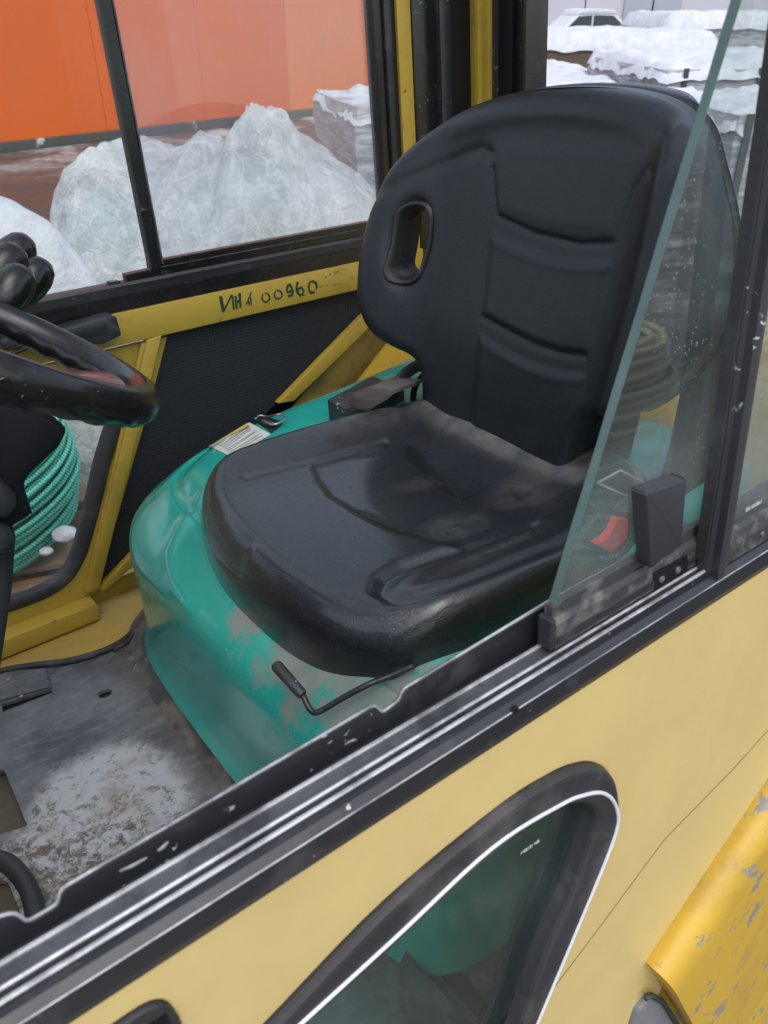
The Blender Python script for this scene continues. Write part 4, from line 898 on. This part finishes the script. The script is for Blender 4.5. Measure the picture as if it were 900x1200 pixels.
c = SC - snn_up * .04; MB().tube([c - snn_up * .02, c + snn_up * .012, c + snn_up * .02], [.04, .042, .03], 24).build('hub', M['black_gloss'], sw, True, sharp=40)
# column cowl (partly out of the picture on the left)
ax_ = -snn_up
mb = MB(); c = SC - snn_up * .06
mb.tube([c, c + ax_ * .06, c + ax_ * .16, c + ax_ * .32, c + ax_ * .5], [.055, .065, .06, .05, .045], 20); mb.build('steering_column', M['black_paint'], T, True, sharp=40)
q = [at(*p, 'y', .86) for p in ((-60, 440), (30, 470), (62, 484), (52, 505), (10, 545), (20, 575), (22, 582), (-10, 600), (-60, 600))]
MB().prism([(p[0], p[2]) for p in q], 'y', .80, .90, .008).build('column_cowl', M['black_dark'], T, True, sharp=40)
for (pp, y) in ((((-30, 560), (0, 590), (10, 596)), .80), (((-30, 620), (-5, 630), (5, 640)), .80)):
    MB().tube([tuple(at(*p, 'y', y)) for p in pp], [.016, .018, .012], 14).build('switch_stalk', M['plastic'], T, True)
MB().tube([tuple(at(*p, 'y', .84)) for p in ((-8, 590), (4, 630), (0, 690), (-10, 760), (-25, 860))], .012, 10).build('column_hose', M['rubber'], T, True)
# hydraulic levers with black knobs, on the far side of the dash
for i, (kx, ky, lx, ly, y) in enumerate(((16, 299, -60, 380, 1.12), (38, 328, -20, 420, 1.09), (5, 312, -70, 400, 1.06), (14, 339, -45, 430, 1.0))):
    k_ = at(kx, ky, 'y', y); l_ = at(lx, ly, 'y', y - .03); d = (l_ - k_); d /= np.linalg.norm(d); s_ = at(lx - 40, ly + 120, 'y', y - .05)
    lvr = MB().tube([k_ + d * .02, l_, s_], .005, 8).build('control_lever', M['black_paint'], T, True)
    kk = [(-.030, .004), (-.028, .012), (-.020, .019), (-.006, .0225), (.010, .0215), (.022, .018), (.034, .012), (.036, .003)]
    MB().tube([k_ + d * a for a, _ in kk], [r for _, r in kk], 18).build('lever_knob', M['black_gloss'], lvr, True)
# dashboard mass left of the frame
MB().prism([(-.62, -.28), (-.30, -.22), (-.24, -.30), (-.26, -.50), (-.40, -.78), (-.62, -.78)], 'y', .34, 1.2, .02).build('dashboard', M['black_dark'], T)

# ------------------------------------------------------------------ outside: ground, snow, wall
def tfm(): pass
def wobj(name, v, f, mat, smooth=False, sharp=None): return obj(name, v, f, mat, None, smooth, None, False, sharp)
# ground sheet: wet tarmac with slush and snow
m_, nt, b, v = base('ground_wet')
n1 = noi(nt, v, .55, 9, .62); n2 = noi(nt, v, 9, 6, .6)
col = mixc(nt, n2, (.055, .040, .036), (.085, .062, .055)); snow = ramp(nt, mth(nt, 'ADD', mth(nt, 'MULTIPLY', n1, .8), mth(nt, 'MULTIPLY', n2, .2)), [(.50, 0.0), (.60, 1.0)])
near = mth(nt, 'SUBTRACT', 1.0, blob(nt, v, (-4.0, 7.6, 0), (5, 4.2, 3), .3)); snow = mth(nt, 'MULTIPLY', snow, mth(nt, 'MULTIPLY', near, mth(nt, 'SUBTRACT', 1.0, blob(nt, v, (4.5, -3.0, 0), (5, 5, 3), .3))))
col = mixc(nt, snow, col, mixc(nt, n2, (.30, .31, .33), (.55, .57, .60)))
setc(nt, b, col, ramp(nt, noi(nt, v, 2.5, 6), [(.35, .32), (.65, .7)]), n2, .4, .02, spec=.3); M['ground'] = m_
g = wobj('ground', [(-600, -600, 0), (600, -600, 0), (600, 900, 0), (-600, 900, 0)], [(0, 1, 2, 3)], M['ground']); tag(g, 'wet dark tarmac yard with slush', kind='structure')
m_, nt, b, v = base('snow')
n2 = noi(nt, v, 7, 8, .65); c = mixc(nt, ramp(nt, n2, [(.35, 0.0), (.7, 1.0)]), (.42, .445, .50), (.60, .62, .66))
setc(nt, b, c, .7, mth(nt, 'ADD', n2, mth(nt, 'MULTIPLY', noi(nt, v, 60, 4), .3)), .7, .03); b.inputs['Subsurface Weight'].default_value = .1; M['snow'] = m_
m_, nt, b, v = base('snow_dirty'); n2 = noi(nt, v, 9, 8, .7); c = mixc(nt, ramp(nt, n2, [(.40, 0.0), (.62, 1.0)]), (.16, .17, .19), (.46, .48, .52)); setc(nt, b, c, .7, n2, .8, .03); M['snow_dirty'] = m_
def grid(name, x0, x1, y0, y1, nx, ny, fn, mat):
    v = []; f = []
    for j in range(ny + 1):
        for i in range(nx + 1):
            x = x0 + (x1 - x0) * i / nx; y = y0 + (y1 - y0) * j / ny; v.append((x, y, fn(x, y)))
    for j in range(ny):
        for i in range(nx): a = j * (nx + 1) + i; f.append((a, a + 1, a + nx + 2, a + nx + 1))
    return wobj(name, v, f, mat, True)
def edgef(x, y, x0, x1, y0, y1, e): return max(0, min(1, min(x - x0, x1 - x, y - y0, y1 - y) / e))
sn = grid('snow_cover', -3.2, 1.2, 1.55, 5.2, 110, 90, lambda x, y: -.06 + .20 * edgef(x, y, -3.2, 1.2, 1.55, 5.2, .4) + .05 * noise.noise(Vector((x * 2.2, y * 2.2, 0))) + .02 * noise.noise(Vector((x * 9, y * 9, 3))), M['snow_dirty'])
tag(sn, 'grey trampled snow lying beside the forklift', kind='stuff')
# orange hall: cladding panels on a dark base strip
m_, nt, b, v = base('orange_cladding'); n2 = noi(nt, v, .35, 4); c = mixc(nt, n2, (.64, .10, .001), (.58, .088, .001)); c = mixc(nt, ramp(nt, noi(nt, vmap(nt, v, (3, 3, .3)), 2, 6), [(.5, 0.0), (.8, .25)]), c, (.52, .07, .002)); setc(nt, b, c, .35, noi(nt, v, 1.2, 3), .1, .02); M['orange'] = m_; b.inputs['Specular IOR Level'].default_value = .12
M['orange2'] = simple('orange_light', (.66, .16, .03), (.62, .14, .025), .4, .5, 2, .1, spec=.12)
p0 = wat(0, 180, 'z', -1.9)[:2]; p1 = wat(440, 128, 'z', -1.9)[:2]; d = (p1 - p0); Lw = np.linalg.norm(d); d /= Lw; nw = np.array([-d[1], d[0]])
hall = emp('industrial_hall', None); hall.location = (p0[0], p0[1], 0); hall.rotation_euler = (0, 0, math.atan2(d[1], d[0])); tag(hall, 'bright orange clad industrial hall across the yard', 'building')
def lobj(mb, name, mat, par, smooth=False): return mb.build(name, mat, par, smooth, veh=False)
MB_ = MB().box((-3.6, 0, 0), (9.4, .3, .14), .02); lobj(MB_, 'base_strip', simple('base_strip', (.025, .025, .028), (.05, .05, .055), .8, 4, dirt=(.4, .41, .42), dsc=2.5, dlo=.6, dhi=.66), hall)
seam_u = 0
pm = wat(343, 140, 'z', -1.9)[:2]; us = (pm - p0) @ d
xs = [us - 1.9 * k for k in range(5, 0, -1)] + [us, us + 2.6, 9.3]
first = None
for i in range(len(xs) - 1):
    mt = M['orange2'] if xs[i] >= us - .01 else M['orange']
    o = lobj(MB().box((xs[i] + .004, .02, .141), (xs[i + 1] - .004, .30, 4.2), .006), 'cladding_panel', mt, hall)
    if i == 5: o['label'] = 'paler orange cladding panels'
lobj(MB().box((-3.6, .31, 0), (9.3, 9, 4.25)), 'hall_body', M['orange'], hall); lobj(MB().box((-3.7, -.05, 4.26), (9.4, 9, 4.4)), 'roof', M['black_dark'], hall)
q = wat(412, 36, 'z', 0)  # small fitting on the light panel
tq = 0
# plastic-covered heap: translucent film drawn over bags
m_ = bpy.data.materials.new('plastic_film'); m_.use_nodes = True; nt = m_.node_tree; b = nt.nodes['Principled BSDF']; v = nd(nt, 'ShaderNodeTexCoord').outputs['Object']
setc(nt, b, (.66, .69, .72), .13, mth(nt, 'ADD', noi(nt, v, 14, 7, .6, .6), mth(nt, 'MULTIPLY', noi(nt, v, 60, 5, .6, .5), .35)), .9, .05)
b.inputs['Transmission Weight'].default_value = 0
tr = nd(nt, 'ShaderNodeBsdfTransparent'); tr.inputs[0].default_value = (.93, .95, .96, 1); tl = nd(nt, 'ShaderNodeBsdfTranslucent'); tl.inputs[0].default_value = (.85, .88, .9, 1)
m1 = nd(nt, 'ShaderNodeMixShader'); m1.inputs[0].default_value = .22; nt.links.new(b.outputs[0], m1.inputs[1]); nt.links.new(tl.outputs[0], m1.inputs[2])
fac = ramp(nt, noi(nt, vmap(nt, v, (1, 1, .5)), 5, 7, .65, .8), [(.35, .10), (.62, .58)])
m2 = nd(nt, 'ShaderNodeMixShader'); nt.links.new(fac, m2.inputs[0]); nt.links.new(tr.outputs[0], m2.inputs[2]); nt.links.new(m1.outputs[0], m2.inputs[1]); nt.links.new(m2.outputs[0], nt.nodes['Material Output'].inputs[0]); cm_ = None
for sc_, k_, rt_ in ((2.6, 1.0, .3), (6.5, .8, .9), (15, .5, 2.1)):
    q_ = mth(nt, 'SUBTRACT', 1.0, mth(nt, 'MULTIPLY', mth(nt, 'ABSOLUTE', mth(nt, 'SUBTRACT', noi(nt, vmap(nt, v, (1, 1, .55), rot=(.2, rt_ * .3, rt_)), sc_, 3, .5, 1.1), .5)), 2.0))
    q_ = mth(nt, 'MULTIPLY', ramp(nt, q_, [(.95, 0.0), (1.0, 1.0)]), k_ * .45); cm_ = q_ if cm_ is None else mth(nt, 'MAXIMUM', cm_, q_)
nt.links.new(mth(nt, 'MULTIPLY', fac, mth(nt, 'SUBTRACT', 1.0, cm_)), m2.inputs[0]); nt.links.new(mixc(nt, cm_, (.74, .76, .785), (.92, .93, .94)), b.inputs['Base Color']); M['film'] = m_
M['bag'] = simple('bag_pale', (.28, .38, .41), (.48, .57, .60), .5, 4, 12, .4, bd=.02); M['bag_blue'] = simple('bag_blue', (.12, .32, .46), (.18, .40, .54), .5, 4, 12, .4, bd=.02)
D = 3.55
def wp_(px, py, y=D): return wat(px, py, 'y', y)
sil = [wp_(*p) for p in ((62, 330), (72, 262), (75, 225), (88, 198), (112, 183), (150, 179), (185, 184), (214, 173), (228, 161), (246, 161), (262, 167), (271, 150), (285, 139), (312, 146), (335, 149), (346, 163), (380, 180), (405, 200), (437, 228), (470, 275), (500, 330))]
sx_ = np.array([p[0] for p in sil]); sz_ = np.array([p[2] for p in sil])
tips = [(wp_(285, 140), 1.0, 7), (wp_(237, 160), .8, 9), (wp_(150, 180), .6, 6), (wp_(262, 170), .9, 11), (wp_(340, 152), .7, 8)]
_rt = rng.random((64, 64, 3))
def plin(u, v, k):    # piecewise linear relief on a jittered triangle lattice: flat facets meeting in creases
    i = math.floor(u); j = math.floor(v); fu = u - i; fv = v - j; g_ = lambda a, c: _rt[a % 64, c % 64, k]
    if (i + j) % 2:
        if fu + fv < 1: return g_(i, j) + (g_(i + 1, j) - g_(i, j)) * fu + (g_(i, j + 1) - g_(i, j)) * fv
        return g_(i + 1, j + 1) + (g_(i, j + 1) - g_(i + 1, j + 1)) * (1 - fu) + (g_(i + 1, j) - g_(i + 1, j + 1)) * (1 - fv)
    if fu > fv: return g_(i, j) + (g_(i + 1, j) - g_(i, j)) * fu + (g_(i + 1, j + 1) - g_(i + 1, j)) * fv
    return g_(i, j) + (g_(i + 1, j + 1) - g_(i, j + 1)) * fu + (g_(i, j + 1) - g_(i, j)) * fv
def heap_h(x, y):
    t = (D - y) if y < D else (y - D) * .8
    H = float(np.interp(x + .03 * noise.noise(Vector((x * 5, y * 5, 8))) - .12 * t * math.sin(x * 5 + 1), sx_, sz_)); Hs = float(np.mean(np.interp([x - .3 * t - .06, x, x + .3 * t + .06], sx_, sz_)))
    k = min(1, t * 1.6); H = H * (1 - k * .5) + Hs * k * .5
    g = max(0.0, 1 - (t / (.92 + .22 * noise.noise(Vector((x * 2.6, 3, 1))))) ** 2.1); z = .04 + (H - .04) * g
    wx_ = x + .09 * noise.noise(Vector((x * 2.2, y * 2.2, 3))); wy_ = y + .12 * noise.noise(Vector((x * 2.2, y * 2.2, 6)))
    # folds gather towards the tips of the sheet
    f = 0
    for i, (p, kk, nf) in enumerate(tips):
        dx = wx_ - p[0]; dy = wy_ - D - .03; r = math.hypot(dx, dy); a = math.atan2(dy, dx); w_ = math.exp(-(r / .30) ** 2)
        f += w_ * kk * .075 * min(1, r / .16) * (plin(a * nf * .8 + 7, r * 3 + i * 5, 0) - .5)
    f += .12 * (plin(wx_ * 3.9 + wy_ * 1.1 + 27, wy_ * 2.4 - wx_ * .8 + 11, 1) - .5)
    f += .075 * (plin(wx_ * 7.5 - wy_ * 3 + 5, wy_ * 5.5 + wx_ * 2 + 31, 2) - .5)
    f += .015 * (plin(wx_ * 23 + wy_ * 9, wy_ * 13 - wx_ * 4 + 40, 0) - .5) + .004 * (plin(wx_ * 52, wy_ * 41 + wx_ * 13, 1) - .5)
    return max(.03, z + f * min(1, g * 2.5 + .1) * (1 if t > .12 else .30 + 5.8 * t))
hp_ = grid('covered_heap', -1.85, .62, 2.72, 4.5, 330, 240, heap_h, M['film']); tag(hp_, 'crumpled translucent plastic sheet over a pile of bags behind the cab', 'plastic sheet')
for i, (px, py, dy, sx, sy, sz, mt) in enumerate(((150, 250, .12, .34, .34, .42, 'bag'), (215, 250, .15, .3, .34, .40, 'bag'), (290, 230, .2, .34, .36, .46, 'bag'), (355, 240, .16, .13, .2, .3, 'bag_blue'), (400, 275, .2, .3, .34, .3, 'bag'), (110, 290, .1, .28, .3, .34, 'bag'))):
    c = wp_(px, py, D + dy); bm = bmesh.new(); bmesh.ops.create_icosphere(bm, subdivisions=4, radius=1)
    for q in bm.verts:
        s_ = 1 + .16 * noise.noise(q.co * 2.2 + Vector((i * 3, 0, 0))) + .05 * noise.noise(q.co * 6 + Vector((i, 4, 0))); e_ = [math.copysign(abs(t) ** .8, t) for t in q.co]; q.co = Vector((e_[0] * sx * s_, e_[1] * sy * s_, e_[2] * sz * s_))
    mb = MB(); bm.verts.index_update(); mb.add([(q.co.x + c[0], q.co.y + c[1], q.co.z + c[2] - .32) for q in bm.verts], [[q.index for q in f.verts] for f in bm.faces]); bm.free()
    o = wobj('filled_bag', mb.v, mb.f, M[mt], True)
    tag(o, ['pale bag under the plastic sheet, second from the left', 'pale bag in the middle of the covered pile under its second peak', 'tallest pale bag under the highest peak of the sheet', 'blue bag showing through the plastic sheet', 'low pale bag at the right end of the covered pile', 'pale bag under the left end of the sheet'][i], 'bag', 'bags under the plastic sheet')
# white bright snow bank left
c = wp_(25, 300, 3.0)
def bank(x, y):
    r = math.hypot((x + 1.50) / .62, (y - 3.05) / .30); return max(0.0, (1.36 * max(0, 1 - r * r) ** .5 if r < 1 else 0)) + .05 * noise.noise(Vector((x * 3, y * 3, 5))) + .02 * noise.noise(Vector((x * 11, y * 11, 2))) - .03
bk_ = grid('snow_bank', -2.2, -1.0, 2.7, 3.6, 110, 90, bank, M['snow']); tag(bk_, 'bright white snow heap in front of the plastic sheet', 'snow heap', kind='thing')
# rope coil factory
def coil(name, c, R0, R1, z0, layers, per, r, mat, tilt=(0, 0), seg=96, bul=.12):
    mb = MB(); Rt = Matrix.Rotation(tilt[0], 3, 'X') @ Matrix.Rotation(tilt[1], 3, 'Y')
    for j in range(layers):
        for k in range(per):
            rad_ = R0 + (R1 - R0) * (k + .5 * (j % 2)) / max(1, per - .5) + .4 * r * math.sin(j * 2.1 + k); bulge = math.sin(PI * (j + .5) / layers) * R1 * bul
            ph = random.random() * 6; w1 = random.uniform(-.6, .6) * r; w2 = random.uniform(-.9, .9) * r; ox = random.uniform(-1, 1) * r * .5
            pts = []
            for s_ in range(seg):
                a = 2 * PI * s_ / seg; q = Vector(((rad_ + bulge * (k / per) + w1 * math.cos(2 * a + ph)) * math.cos(a) + ox, (rad_ + bulge * (k / per) + w1 * math.cos(2 * a + ph)) * math.sin(a), z0 + j * r * 1.72 + w2 * math.sin(a * 3 + ph) + r * .5 * math.sin(a + ph))); q = Rt @ q
                pts.append(q + Vector(c))
            mb.tube(pts, r, 7, closed=True)
    return mb
def ropemat(name, c1, c2, sc):
    m_, nt, b, v = base(name)
    w = nd(nt, 'ShaderNodeTexWave', wave_type='BANDS', bands_direction='DIAGONAL'); w.inputs['Scale'].default_value = sc; w.inputs['Distortion'].default_value = 1.5; nt.links.new(v, w.inputs[0])
    setc(nt, b, mixc(nt, w.outputs['Fac'], c1, c2), .5, w.outputs['Fac'], .8, .004); return m_
M['rope_green'] = ropemat('rope_green', (.04, .36, .27), (.18, .66, .54), 40); M['rope_beige'] = ropemat('rope_beige', (.34, .30, .18), (.62, .56, .36), 50)
cg = np.array((-1.10, 2.18, 0))
mb = coil('rope', (cg[0] - .33, cg[1] + .18, .17), .24, .36, .14, 34, 4, .0085, None, (.06, -.16), bul=.30); o = wobj('rope_coil', mb.v, mb.f, M['rope_green'], True); tag(o, 'thick coil of turquoise twisted rope standing on a wooden pallet', 'rope coil')
# wooden pallet below it
M['wood'] = simple('wet_wood', (.14, .075, .045), (.22, .13, .08), .6, 6, 60, .6, dirt=(.4, .4, .4), dsc=6, dlo=.62, dhi=.68); M['wood_pale'] = simple('pale_wood', (.25, .18, .12), (.33, .25, .17), .7, 6, 60, .6)
pl_ = emp('wooden_pallet', None); pl_.location = (cg[0] - .2, cg[1] + .05, .15); pl_.rotation_euler = (0, 0, .32); tag(pl_, 'weathered wooden pallet under the green rope coil', 'pallet')
for k in range(5): lobj(MB().box((-.55, -.48 + k * .2, .115), (.62, -.34 + k * .2, .137), .003), 'board', M['wood'] if k % 2 else M['wood_pale'], pl_)
for yk in (-.47, 0, .44):
    for xk in (-.5, 0, .5): lobj(MB().box((xk - .05, yk - .05, .03), (xk + .09, yk + .05, .114), .004), 'block', M['wood'], pl_)
for xk in (-.5, 0, .5): lobj(MB().box((xk - .05, -.5, .0), (xk + .09, .5, .028), .003), 'board', M['wood_pale'], pl_)
def snow_lump(px, py, y, r, lab):
    c = wat(px, py, 'y', y); bm = bmesh.new(); bmesh.ops.create_icosphere(bm, subdivisions=4, radius=1)
    for q in bm.verts: q.co = q.co * (1 + .1 * noise.noise(q.co * 1.8 + Vector((px, 0, 0)))); q.co = Vector((q.co.x * r * 1.2, q.co.y * r, q.co.z * r * .7))
    mb = MB(); bm.verts.index_update(); mb.add([(q.co.x + c[0], q.co.y + c[1], q.co.z + c[2]) for q in bm.verts], [[q.index for q in f.verts] for f in bm.faces]); bm.free(); o = wobj('snow_lump', mb.v, mb.f, M['snow'], True); return tag(o, lab, 'snow lump')
snow_lump(76, 626, 2.20, .035, 'rounded snow lump at the corner of the wooden pallet'); snow_lump(54, 646, 2.12, .018, 'small snow lump lying on the pallet board')

# ------------------------------------------------------------------ outside: wrapped stacks, car, grey hall
m_ = bpy.data.materials.new('stretch_wrap'); m_.use_nodes = True; nt = m_.node_tree; b = nt.nodes['Principled BSDF']; v = nd(nt, 'ShaderNodeTexCoord').outputs['Object']
n1 = noi(nt, vmap(nt, v, (1.2, 1.2, 7), rot=(.25, .18, 0)), 3, 8, .7, .5); c = mixc(nt, ramp(nt, n1, [(.38, 0.0), (.62, 1.0)]), (.20, .20, .235), (.50, .51, .56)); c = mixc(nt, ramp(nt, noi(nt, vmap(nt, v, (1, 1, 22), rot=(.3, .4, 0)), 4, 4), [(.6, 0.0), (.66, .7)]), c, (.78, .79, .82))
setc(nt, b, c, .3, n1, .6, .05); M['wrap'] = m_
M['wrap_dark'] = simple('wrap_dark', (.10, .10, .12), (.22, .22, .26), .35, 3, 8, .5, dirt=(.5, .5, .54), dsc=5, dlo=.55, dhi=.62, bd=.03); M['strap'] = simple('strap', (.03, .03, .035), (.06, .06, .07), .5); M['brown_wood'] = simple('brown_boards', (.09, .065, .045), (.14, .10, .07), .8, 5)
def stack(cx, cy, rot, wx, wy, h, lab, snow=.12, straps=(), dark=False, layers=4):
    e_ = emp('wrapped_stack', None); e_.location = (cx, cy, 0); e_.rotation_euler = (0, 0, rot); tag(e_, lab, 'pallet stack', 'snow covered stacks wrapped in film')
    for i in range(2): lobj(MB().box((-wx / 2, -wy / 2, .02 + i * .09), (wx / 2, wy / 2, .05 + i * .09)), 'pallet_deck', M['wood_pale'], e_)
    # wrapped load: gently crumpled box
    N = 14; v_ = []; f_ = []; z0, z1 = .145, h
    per = []
    for i in range(N): per.append((-wx / 2 + wx * i / N, -wy / 2))
    for i in range(N): per.append((wx / 2, -wy / 2 + wy * i / N))
    for i in range(N): per.append((wx / 2 - wx * i / N, wy / 2))
    for i in range(N): per.append((-wx / 2, wy / 2 - wy * i / N))
    K = 16
    for k in range(K + 1):
        z = z0 + (z1 - z0) * k / K; cr = .035 * (abs(math.sin(k * PI * layers / K)) - .5)
        for (x, y) in per:
            s_ = 1 + (cr + .05 * noise.noise(Vector((x * 2.5 + cx, y * 2.5 + cy, z * 3)))) / max(wx, wy); v_.append((x * s_, y * s_, z))
    n = len(per)
    for k in range(K):
        for i in range(n): f_.append((k * n + i, k * n + (i + 1) % n, (k + 1) * n + (i + 1) % n, (k + 1) * n + i))
    f_.append(tuple(K * n + i for i in range(n)))
    obj('wrapped_load', v_, f_, M[dark] if isinstance(dark, str) else M['wrap_dark'] if dark else M['wrap'], e_, True, None, False, 40)
    for sx_ in straps: lobj(MB().box((sx_ * wx / 2 - .02, -wy / 2 - .03, .1), (sx_ * wx / 2 + .02, -wy / 2 - .012, h + .01)), 'strap', M['strap'], e_)
    # snow cap
    v_ = []; f_ = []; G = 26
    for j in range(G + 1):
        for i in range(G + 1):
            u = -1 + 2 * i / G; w = -1 + 2 * j / G; ed = min(1, (1 - max(abs(u), abs(w))) / .14); z = h - .02 + snow * math.sqrt(max(0, ed * (2 - ed))) + .05 * noise.noise(Vector((u * 2 + cx, w * 2 + cy, 1))) + .05 * noise.noise(Vector((u * 7 + cx, w * 7 + cy, 5))); v_.append((u * wx * .52, w * wy * .52, z - (.06 if ed <= 0 else 0)))
    for j in range(G):
        for i in range(G): a = j * (G + 1) + i; f_.append((a, a + 1, a + G + 2, a + G + 1))
    obj('snow_cap', v_, f_, M['snow'], e_, True, None, False)
    return e_
q = wat(421, 150, 'y', 6.6); stack(q[0] + .40, 7.0, .30, 1.25, 1.3, 1.27, 'wrapped stack behind the plastic sheet, seen through the hazy pane', .03, (-.45,), layers=3)
stack(1.65, 9.8, .12, 1.5, 3.6, 1.20, 'snow capped wrapped stack directly above the seat back', .10, (-.85, .80), True)
stack(3.05, 8.5, .10, 1.75, 1.9, 1.42, 'wrapped stack with dark straps right of the seat back', .08, (-.78, -.05, .6))
stack(2.45, 5.6, .14, 1.15, 1.2, 1.36, 'pale wrapped stack seen through the near sliding pane', .05, (-.9,), layers=5)
stack(5.2, 8.6, .12, 1.7, 2.0, 1.45, 'wrapped stack at the right behind the window post', .10, (-.5,))
stack(4.0, 17.5, .08, 3.6, 2.6, 1.22, 'long low stack of brown boards under a snow blanket', .24, (), 'brown_wood')
stack(8.6, 23.0, .08, 4.6, 3.0, 1.42, 'wide snow covered stack behind the straps', .26, ())
stack(13.6, 24.0, .08, 3.4, 3.0, 1.5, 'farthest snow covered stack at the right', .25, ())
# flat pallets on the ground at right
fp = emp('empty_pallets', None); q = wat(870, 235, 'y', 3.6); fp.location = (q[0] + .35, 4.1, 0); fp.rotation_euler = (0, 0, .1); tag(fp, 'stack of empty grey pallets dusted with snow behind the window post', 'pallets')
M['grey_wood'] = simple('grey_wood', (.32, .32, .33), (.5, .5, .52), .8, 8, dirt=(.75, .77, .8), dsc=5, dlo=.5, dhi=.6)
for k in range(9): lobj(MB().box((-.6, -.5, .03 + k * .095), (.6, .5, .055 + k * .095), .004), 'board', M['grey_wood'], fp)
for k in range(8):
    for xk in (-.52, 0, .52): lobj(MB().box((xk - .05, -.48, .056 + k * .095), (xk + .05, .48, .124 + k * .095)), 'block', M['brown_wood'], fp)
# parked car far off
def car():
    e_ = emp('parked_car', None); q = wat(680, 22, 'y', 36); e_.location = (q[0], 36, 0); e_.rotation_euler = (0, 0, .25); tag(e_, 'pale car with snowy roof parked before the grey hall', 'car')
    body = [(-2.1, .35), (-2.15, .75), (-1.9, .95), (-1.0, 1.02), (-.45, 1.45), (.1, 1.52), (1.1, 1.48), (1.75, 1.1), (2.1, 1.0), (2.15, .6), (2.1, .35)]
    low = [p if p[1] <= 1.11 else (p[0], 1.06) for p in body]
    lobj(MB().prism([(-2.1, .35), (-2.15, .75), (-1.9, .95), (-1.0, 1.02), (1.75, 1.06), (2.1, 1.0), (2.15, .6), (2.1, .35)], 'y', -.85, .85, .06), 'body', simple('car_paint', (.5, .52, .54), (.6, .62, .64), .3), e_)
    lobj(MB().prism([(-1.05, 1.0), (-.45, 1.44), (.1, 1.5), (1.05, 1.48), (1.75, 1.03)], 'y', -.72, .72, .05), 'cabin', bpy.data.materials['car_paint'], e_)
    cg_ = simple('car_glass', (.03, .045, .05), (.05, .065, .07), .1)
    for yk in (-.735, .722): 
        lobj(MB().prism([(-.78, 1.06), (-.42, 1.38), (.12, 1.42), (.12, 1.06)], 'y', yk, yk + .013), 'side_window', cg_, e_); lobj(MB().prism([(.20, 1.06), (.20, 1.42), (1.0, 1.40), (1.45, 1.08)], 'y', yk, yk + .013), 'side_window', cg_, e_)
    lobj(MB().prism([(-.5, 1.42), (-.35, 1.58), (.1, 1.63), (1.0, 1.60), (1.2, 1.44)], 'y', -.74, .74, .05), 'snow_roof', M['snow'], e_)
    for xk in (-1.35, 1.35):
        for yk in (-.86, .70): 
            mb = MB().tube([(xk, yk, .33), (xk, yk + .16, .33)], .33, 24); w = lobj(mb, 'wheel', M['rubber'], e_, False)
    for yk in (-.6, .6): lobj(MB().box((-2.2, yk - .18, .68), (-2.08, yk + .18, .82), .02), 'headlight', M['white'], e_)
car()
# pale grey hall far behind
gh = emp('grey_hall', None); gh.location = (2, 46, 0); gh.rotation_euler = (0, 0, -.12); tag(gh, 'long pale grey hall with big doors closing the yard', 'building')
M['greywall'] = simple('grey_wall', (.44, .43, .50), (.52, .51, .57), .6, .2, 1, .2); M['greydoor'] = simple('grey_door', (.30, .32, .40), (.36, .38, .45), .5, .3, 1, .2)
for k in range(14): lobj(MB().box((-6 + k * 3.4 + .03, 0, .5), (-6 + (k + 1) * 3.4 - .03, .3, 9), .02), 'wall_panel', M['greywall'], gh)
lobj(MB().box((-6, .31, 0), (41.6, 14, 9.1)), 'hall_body', M['greydoor'], gh); lobj(MB().box((-6.2, -.2, 9.11), (41.8, 14, 9.4)), 'roof', M['black_dark'], gh)
for x in (9.4, 16.2): 
    dr = lobj(MB().box((x, -.12, 0), (x + 2.6, -.01, 4.5), .02), 'door', M['greydoor'], gh); lobj(MB().box((x + 1.28, -.15, 0), (x + 1.34, -.121, 4.5)), 'door_gap', M['black_dark'], dr)
# rear hood beyond the cab window: yellow block with grey gear on it
def rr_(px, py, x): return at(px, py, 'x', x)
zc = rr_(860, 300, 1.2)[2]
MB().prism([(1.20, -.75), (1.20, zc - .12), (1.50, zc - .13), (1.60, zc - .2), (1.60, -.75)], 'y', .30, 1.2, .012).build('rear_cover', M['counter'], T, True, sharp=40)
for k in range(7): MB().box((1.192, .34 + k * .03, -.57), (1.1985, .36 + k * .03, -.50)).build('vent_slat', M['black_dark'], T)
c_ = rr_(836, 415, 1.19); MB().box((1.186, c_[1] - .03, c_[2] - .045), (1.199, c_[1] + .03, c_[2] + .045), .003).build('access_hatch', simple('hatch_cream', (.60, .46, .20), (.66, .52, .24), .5), T)
c_ = rr_(832, 470, 1.19); MB().box((1.184, c_[1] - .04, c_[2] - .03), (1.1985, c_[1] + .035, c_[2] + .035), .003).build('hose_cover', M['counter'], T)
# second pair of coils standing beside the truck on the near side: the window pane mirrors them
def mir(px, py, dist):       # point whose mirror image in the side pane lies on the sight line, dist metres away
    d = np.array([px - 450, py - 600, F]); r = np.array([d.dot(cX), d.dot(cY), d.dot(cZ)]); r = r / np.linalg.norm(r) * dist; r[1] = 2 * (YG - .0022) - r[1]
    w = RV @ r; w[2] += CAMZ; return w
ca = mir(668, 425, 3.1)
print('mirror coil', ca)
mb = coil('c', (ca[0], ca[1], 0), .20, .33, ca[2] - .24, 16, 3, .0125, None, seg=72)
o = wobj('rope_coil', mb.v, mb.f, M['rope_beige'], True); tag(o, 'big beige rope coil lying on a green one, mirrored in the sliding pane', 'rope coil')
mb = coil('c', (ca[0], ca[1], 0), .22, .31, max(.1, ca[2] - .24 - 20 * .0215), 20, 3, .0125, None, seg=72)
o = wobj('rope_coil', mb.v, mb.f, M['rope_green'], True); tag(o, 'green rope coil under the beige one, mirrored in the sliding pane', 'rope coil')
